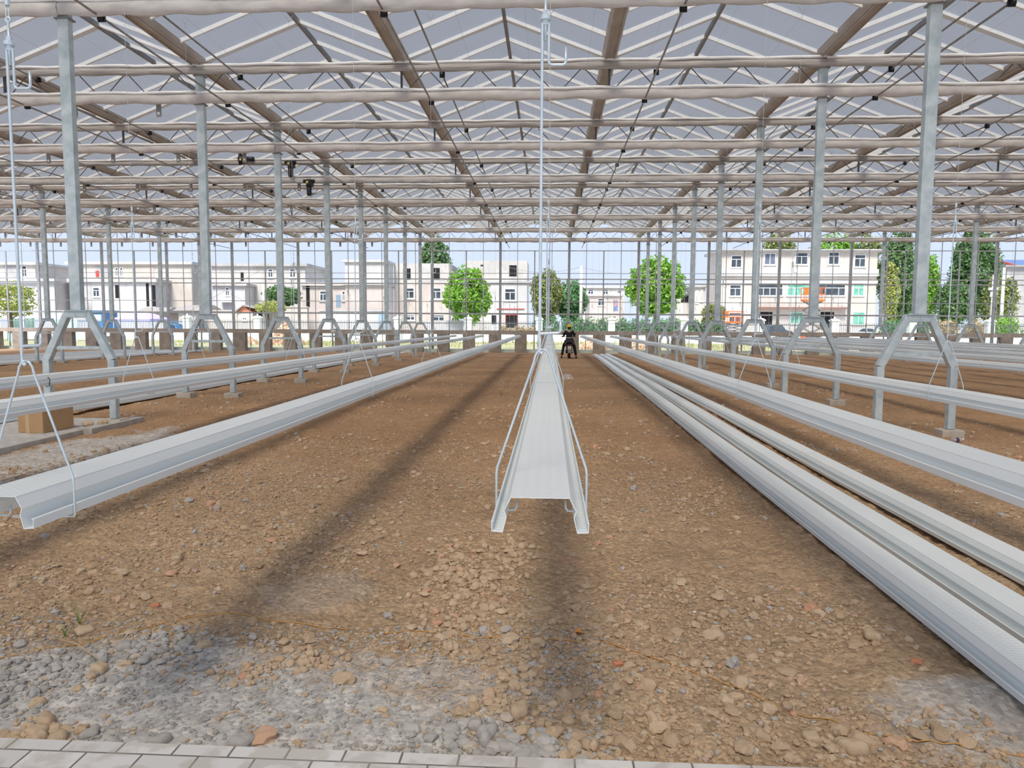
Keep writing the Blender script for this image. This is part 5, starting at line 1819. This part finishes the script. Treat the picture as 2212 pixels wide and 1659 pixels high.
# overhead cables
for i, (a_, b_, c_, d_, lab) in enumerate([(1100, 578, 1255, 577, 'overhead cable running left from the banded pole'), (1255, 577, 1420, 583, 'overhead cable running right from the banded pole'),
                                           (571, 618, 1000, 600, 'overhead cable crossing in front of the left houses')]):
    A_ = at(a_, b_, 71); B_ = at(c_, d_, 71)
    pts = [A_.lerp(B_, k / 10) + Vector((0, 0, -.5 * math.sin(PI * k / 10))) for k in range(11)]
    tag(MB().tube(pts, .018, 5).build('overhead_cable', GALV_D), lab, 'cable')


# ------------------------------------------------------------------ vehicles
def car(label, pxa, pxb, Y, paint, prof, glass_prof, wheels, h):
    xa, xb = at(pxa, 712, Y).x, at(pxb, 712, Y).x
    Lc = xb - xa
    r = thing('car', label, 'car', (xa, Y, -.17))
    b = MB(); pr = [(x * Lc, z * h) for x, z in prof]
    n = len(pr); W_ = .85
    # body narrows towards the roof
    V_ = []
    for s in (-1, 1):
        for x, z in pr:
            k = 1 - .22 * max(0, (z / h - .55) / .45)
            V_.append((x, s * W_ * k, z))
    b.add(V_, [tuple(range(n - 1, -1, -1)), tuple(range(n, 2 * n))] + [(i, (i + 1) % n, (i + 1) % n + n, i + n) for i in range(n)])
    b.build('body', paint, r, True, .05)
    for gp in glass_prof:
        g = MB(); gv = []
        for s in (-1,):
            for x, z in gp:
                k = 1 - .22 * max(0, (z - .55) / .45)
                gv.append((x * Lc, s * (W_ * k + .012), z * h))
        m_ = len(gp)
        g.add(gv, [tuple(range(m_))])
        g.build('side_window', GLASSD, r, False, 0, None, .02)
    for wx in wheels:
        for s in (-1, 1):
            w_ = MB().tube([(wx * Lc, s * .88, .33), (wx * Lc, s * .66, .33)], .33, 18).build('wheel', TYRE, r, True)
            MB().tube([(wx * Lc, s * .90, .33), (wx * Lc, s * .885, .33)], .21, 12).build('hub', GALV, w_)
    MB().box(-.01, .04, -.7, -.4, .42 * h, .52 * h).box(-.01, .04, .4, .7, .42 * h, .52 * h).build('tail_light', REDM, r)
    MB().box(Lc - .05, Lc + .01, -.7, -.4, .40 * h, .48 * h).box(Lc - .05, Lc + .01, .4, .7, .40 * h, .48 * h).build('headlight', WHITEP, r)
    return r


suv = [(.01, .2), (.0, .5), (.03, .60), (.10, .93), (.16, .99), (.5, 1.0), (.60, .95), (.72, .68), (.93, .60), (.99, .50), (1.0, .22), (.97, .16), (.03, .16)]
suvg = [[(.07, .64), (.13, .90), (.34, .93), (.34, .64)], [(.36, .64), (.36, .93), (.56, .91), (.67, .66)]]
car('dark blue grey SUV parked behind the railing in front of the building', 1652, 1709, 76, mat('dark_car_paint', (.05, .07, .10), .3), suv, suvg, (.2, .8), 1.75)
sed = [(.0, .3), (.01, .62), (.08, .70), (.25, .96), (.36, 1.0), (.52, .98), (.68, .72), (.92, .60), (1.0, .45), (1.0, .22), (.96, .17), (.03, .17)]
sedg = [[(.17, .72), (.27, .92), (.40, .95), (.40, .72)], [(.42, .72), (.42, .95), (.52, .93), (.63, .74)]]
wh = car('white saloon car parked behind the railing in front of the building', 1814, 1902, 74, mat('white_car_paint', (.86, .87, .88), .3), [(1 - x, z) for x, z in reversed(sed)],
         [[(1 - x, z) for x, z in reversed(q)] for q in sedg], (.2, .8), 1.5)
car('blue car behind the railing left of the first white pillar', 366, 400, 72, mat('blue_car_paint', (.05, .16, .30), .3), suv, suvg, (.2, .8), 1.5)
MB_ = MB()


def scissor_lift(label, pxa, pxb, Y, lift):
    xa, xb = at(pxa, 712, Y).x, at(pxb, 712, Y).x; Lc = xb - xa
    r = thing('scissor_lift', label, 'lift', ((xa + xb) / 2, Y, -.17))
    h = Lc / 2
    MB().box(-h, h, -.4, .4, .22, .62).box(-h * .9, -h * .3, -.42, .42, .62, .72).build('chassis', ORANGE, r, False, .03)
    for sx in (-.75, .75):
        for sy in (-.4, .4): MB().tube([(sx * h, sy - .06, .2), (sx * h, sy + .06, .2)], .2, 12).build('wheel', TYRE, r, True)
    b = MB(); z0 = .66; n = 4; dz = (lift - z0) / n
    for k in range(n):
        for sy in (-.3, .3):
            b.beam((-h * .85, sy, z0 + dz * k), (h * .85, sy, z0 + dz * (k + 1)), .05, .09)
            b.beam((h * .85, sy, z0 + dz * k), (-h * .85, sy, z0 + dz * (k + 1)), .05, .09)
    b.build('scissor_arms', GALV_D, r)
    MB().box(-h, h, -.42, .42, lift, lift + .16).build('platform', ORANGE, r)
    g = MB(); zt = lift + 1.15
    for z in (lift + .6, zt):
        for sy in (-.4, .4): g.tube([(-h, sy, z), (h, sy, z)], .03, 6)
        for sx in (-1, 1): g.tube([(sx * h, -.4, z), (sx * h, .4, z)], .03, 6)
    for i in range(5):
        for sy in (-.4, .4): g.tube([(-h + 2 * h * i / 4, sy, lift + .1), (-h + 2 * h * i / 4, sy, zt)], .03, 6)
    g.build('guard_rail', ORANGE, r)
    MB().box(-h - .02, -h + .35, -.45, -.38, lift + .55, lift + 1.1).build('control_box', ORANGE, r)


scissor_lift('orange scissor lift raised high in front of the three storey building', 1731, 1776, 64, at(1753, 651, 64).z + .17)
scissor_lift('orange scissor lift folded down, left of the dark SUV', 1563, 1603, 72, at(1580, 698, 72).z + .17)
p = at(1595, 708, 73)
# traffic cones
for px, lab in ((846, 'small orange cone behind the railing left of centre'), (1054, 'small orange cone in front of the white house')):
    p = at(px, 713, 67.5); c = thing('traffic_cone', lab, 'cone', (p.x, 67.5, .45))
    MB().tube([(0, 0, 0), (0, 0, .45)], [.14, .03], 10).build('cone_body', ORANGE, c, True)
    MB().box(-.18, .18, -.18, .18, -.62, .0).build('base', CONC, c)
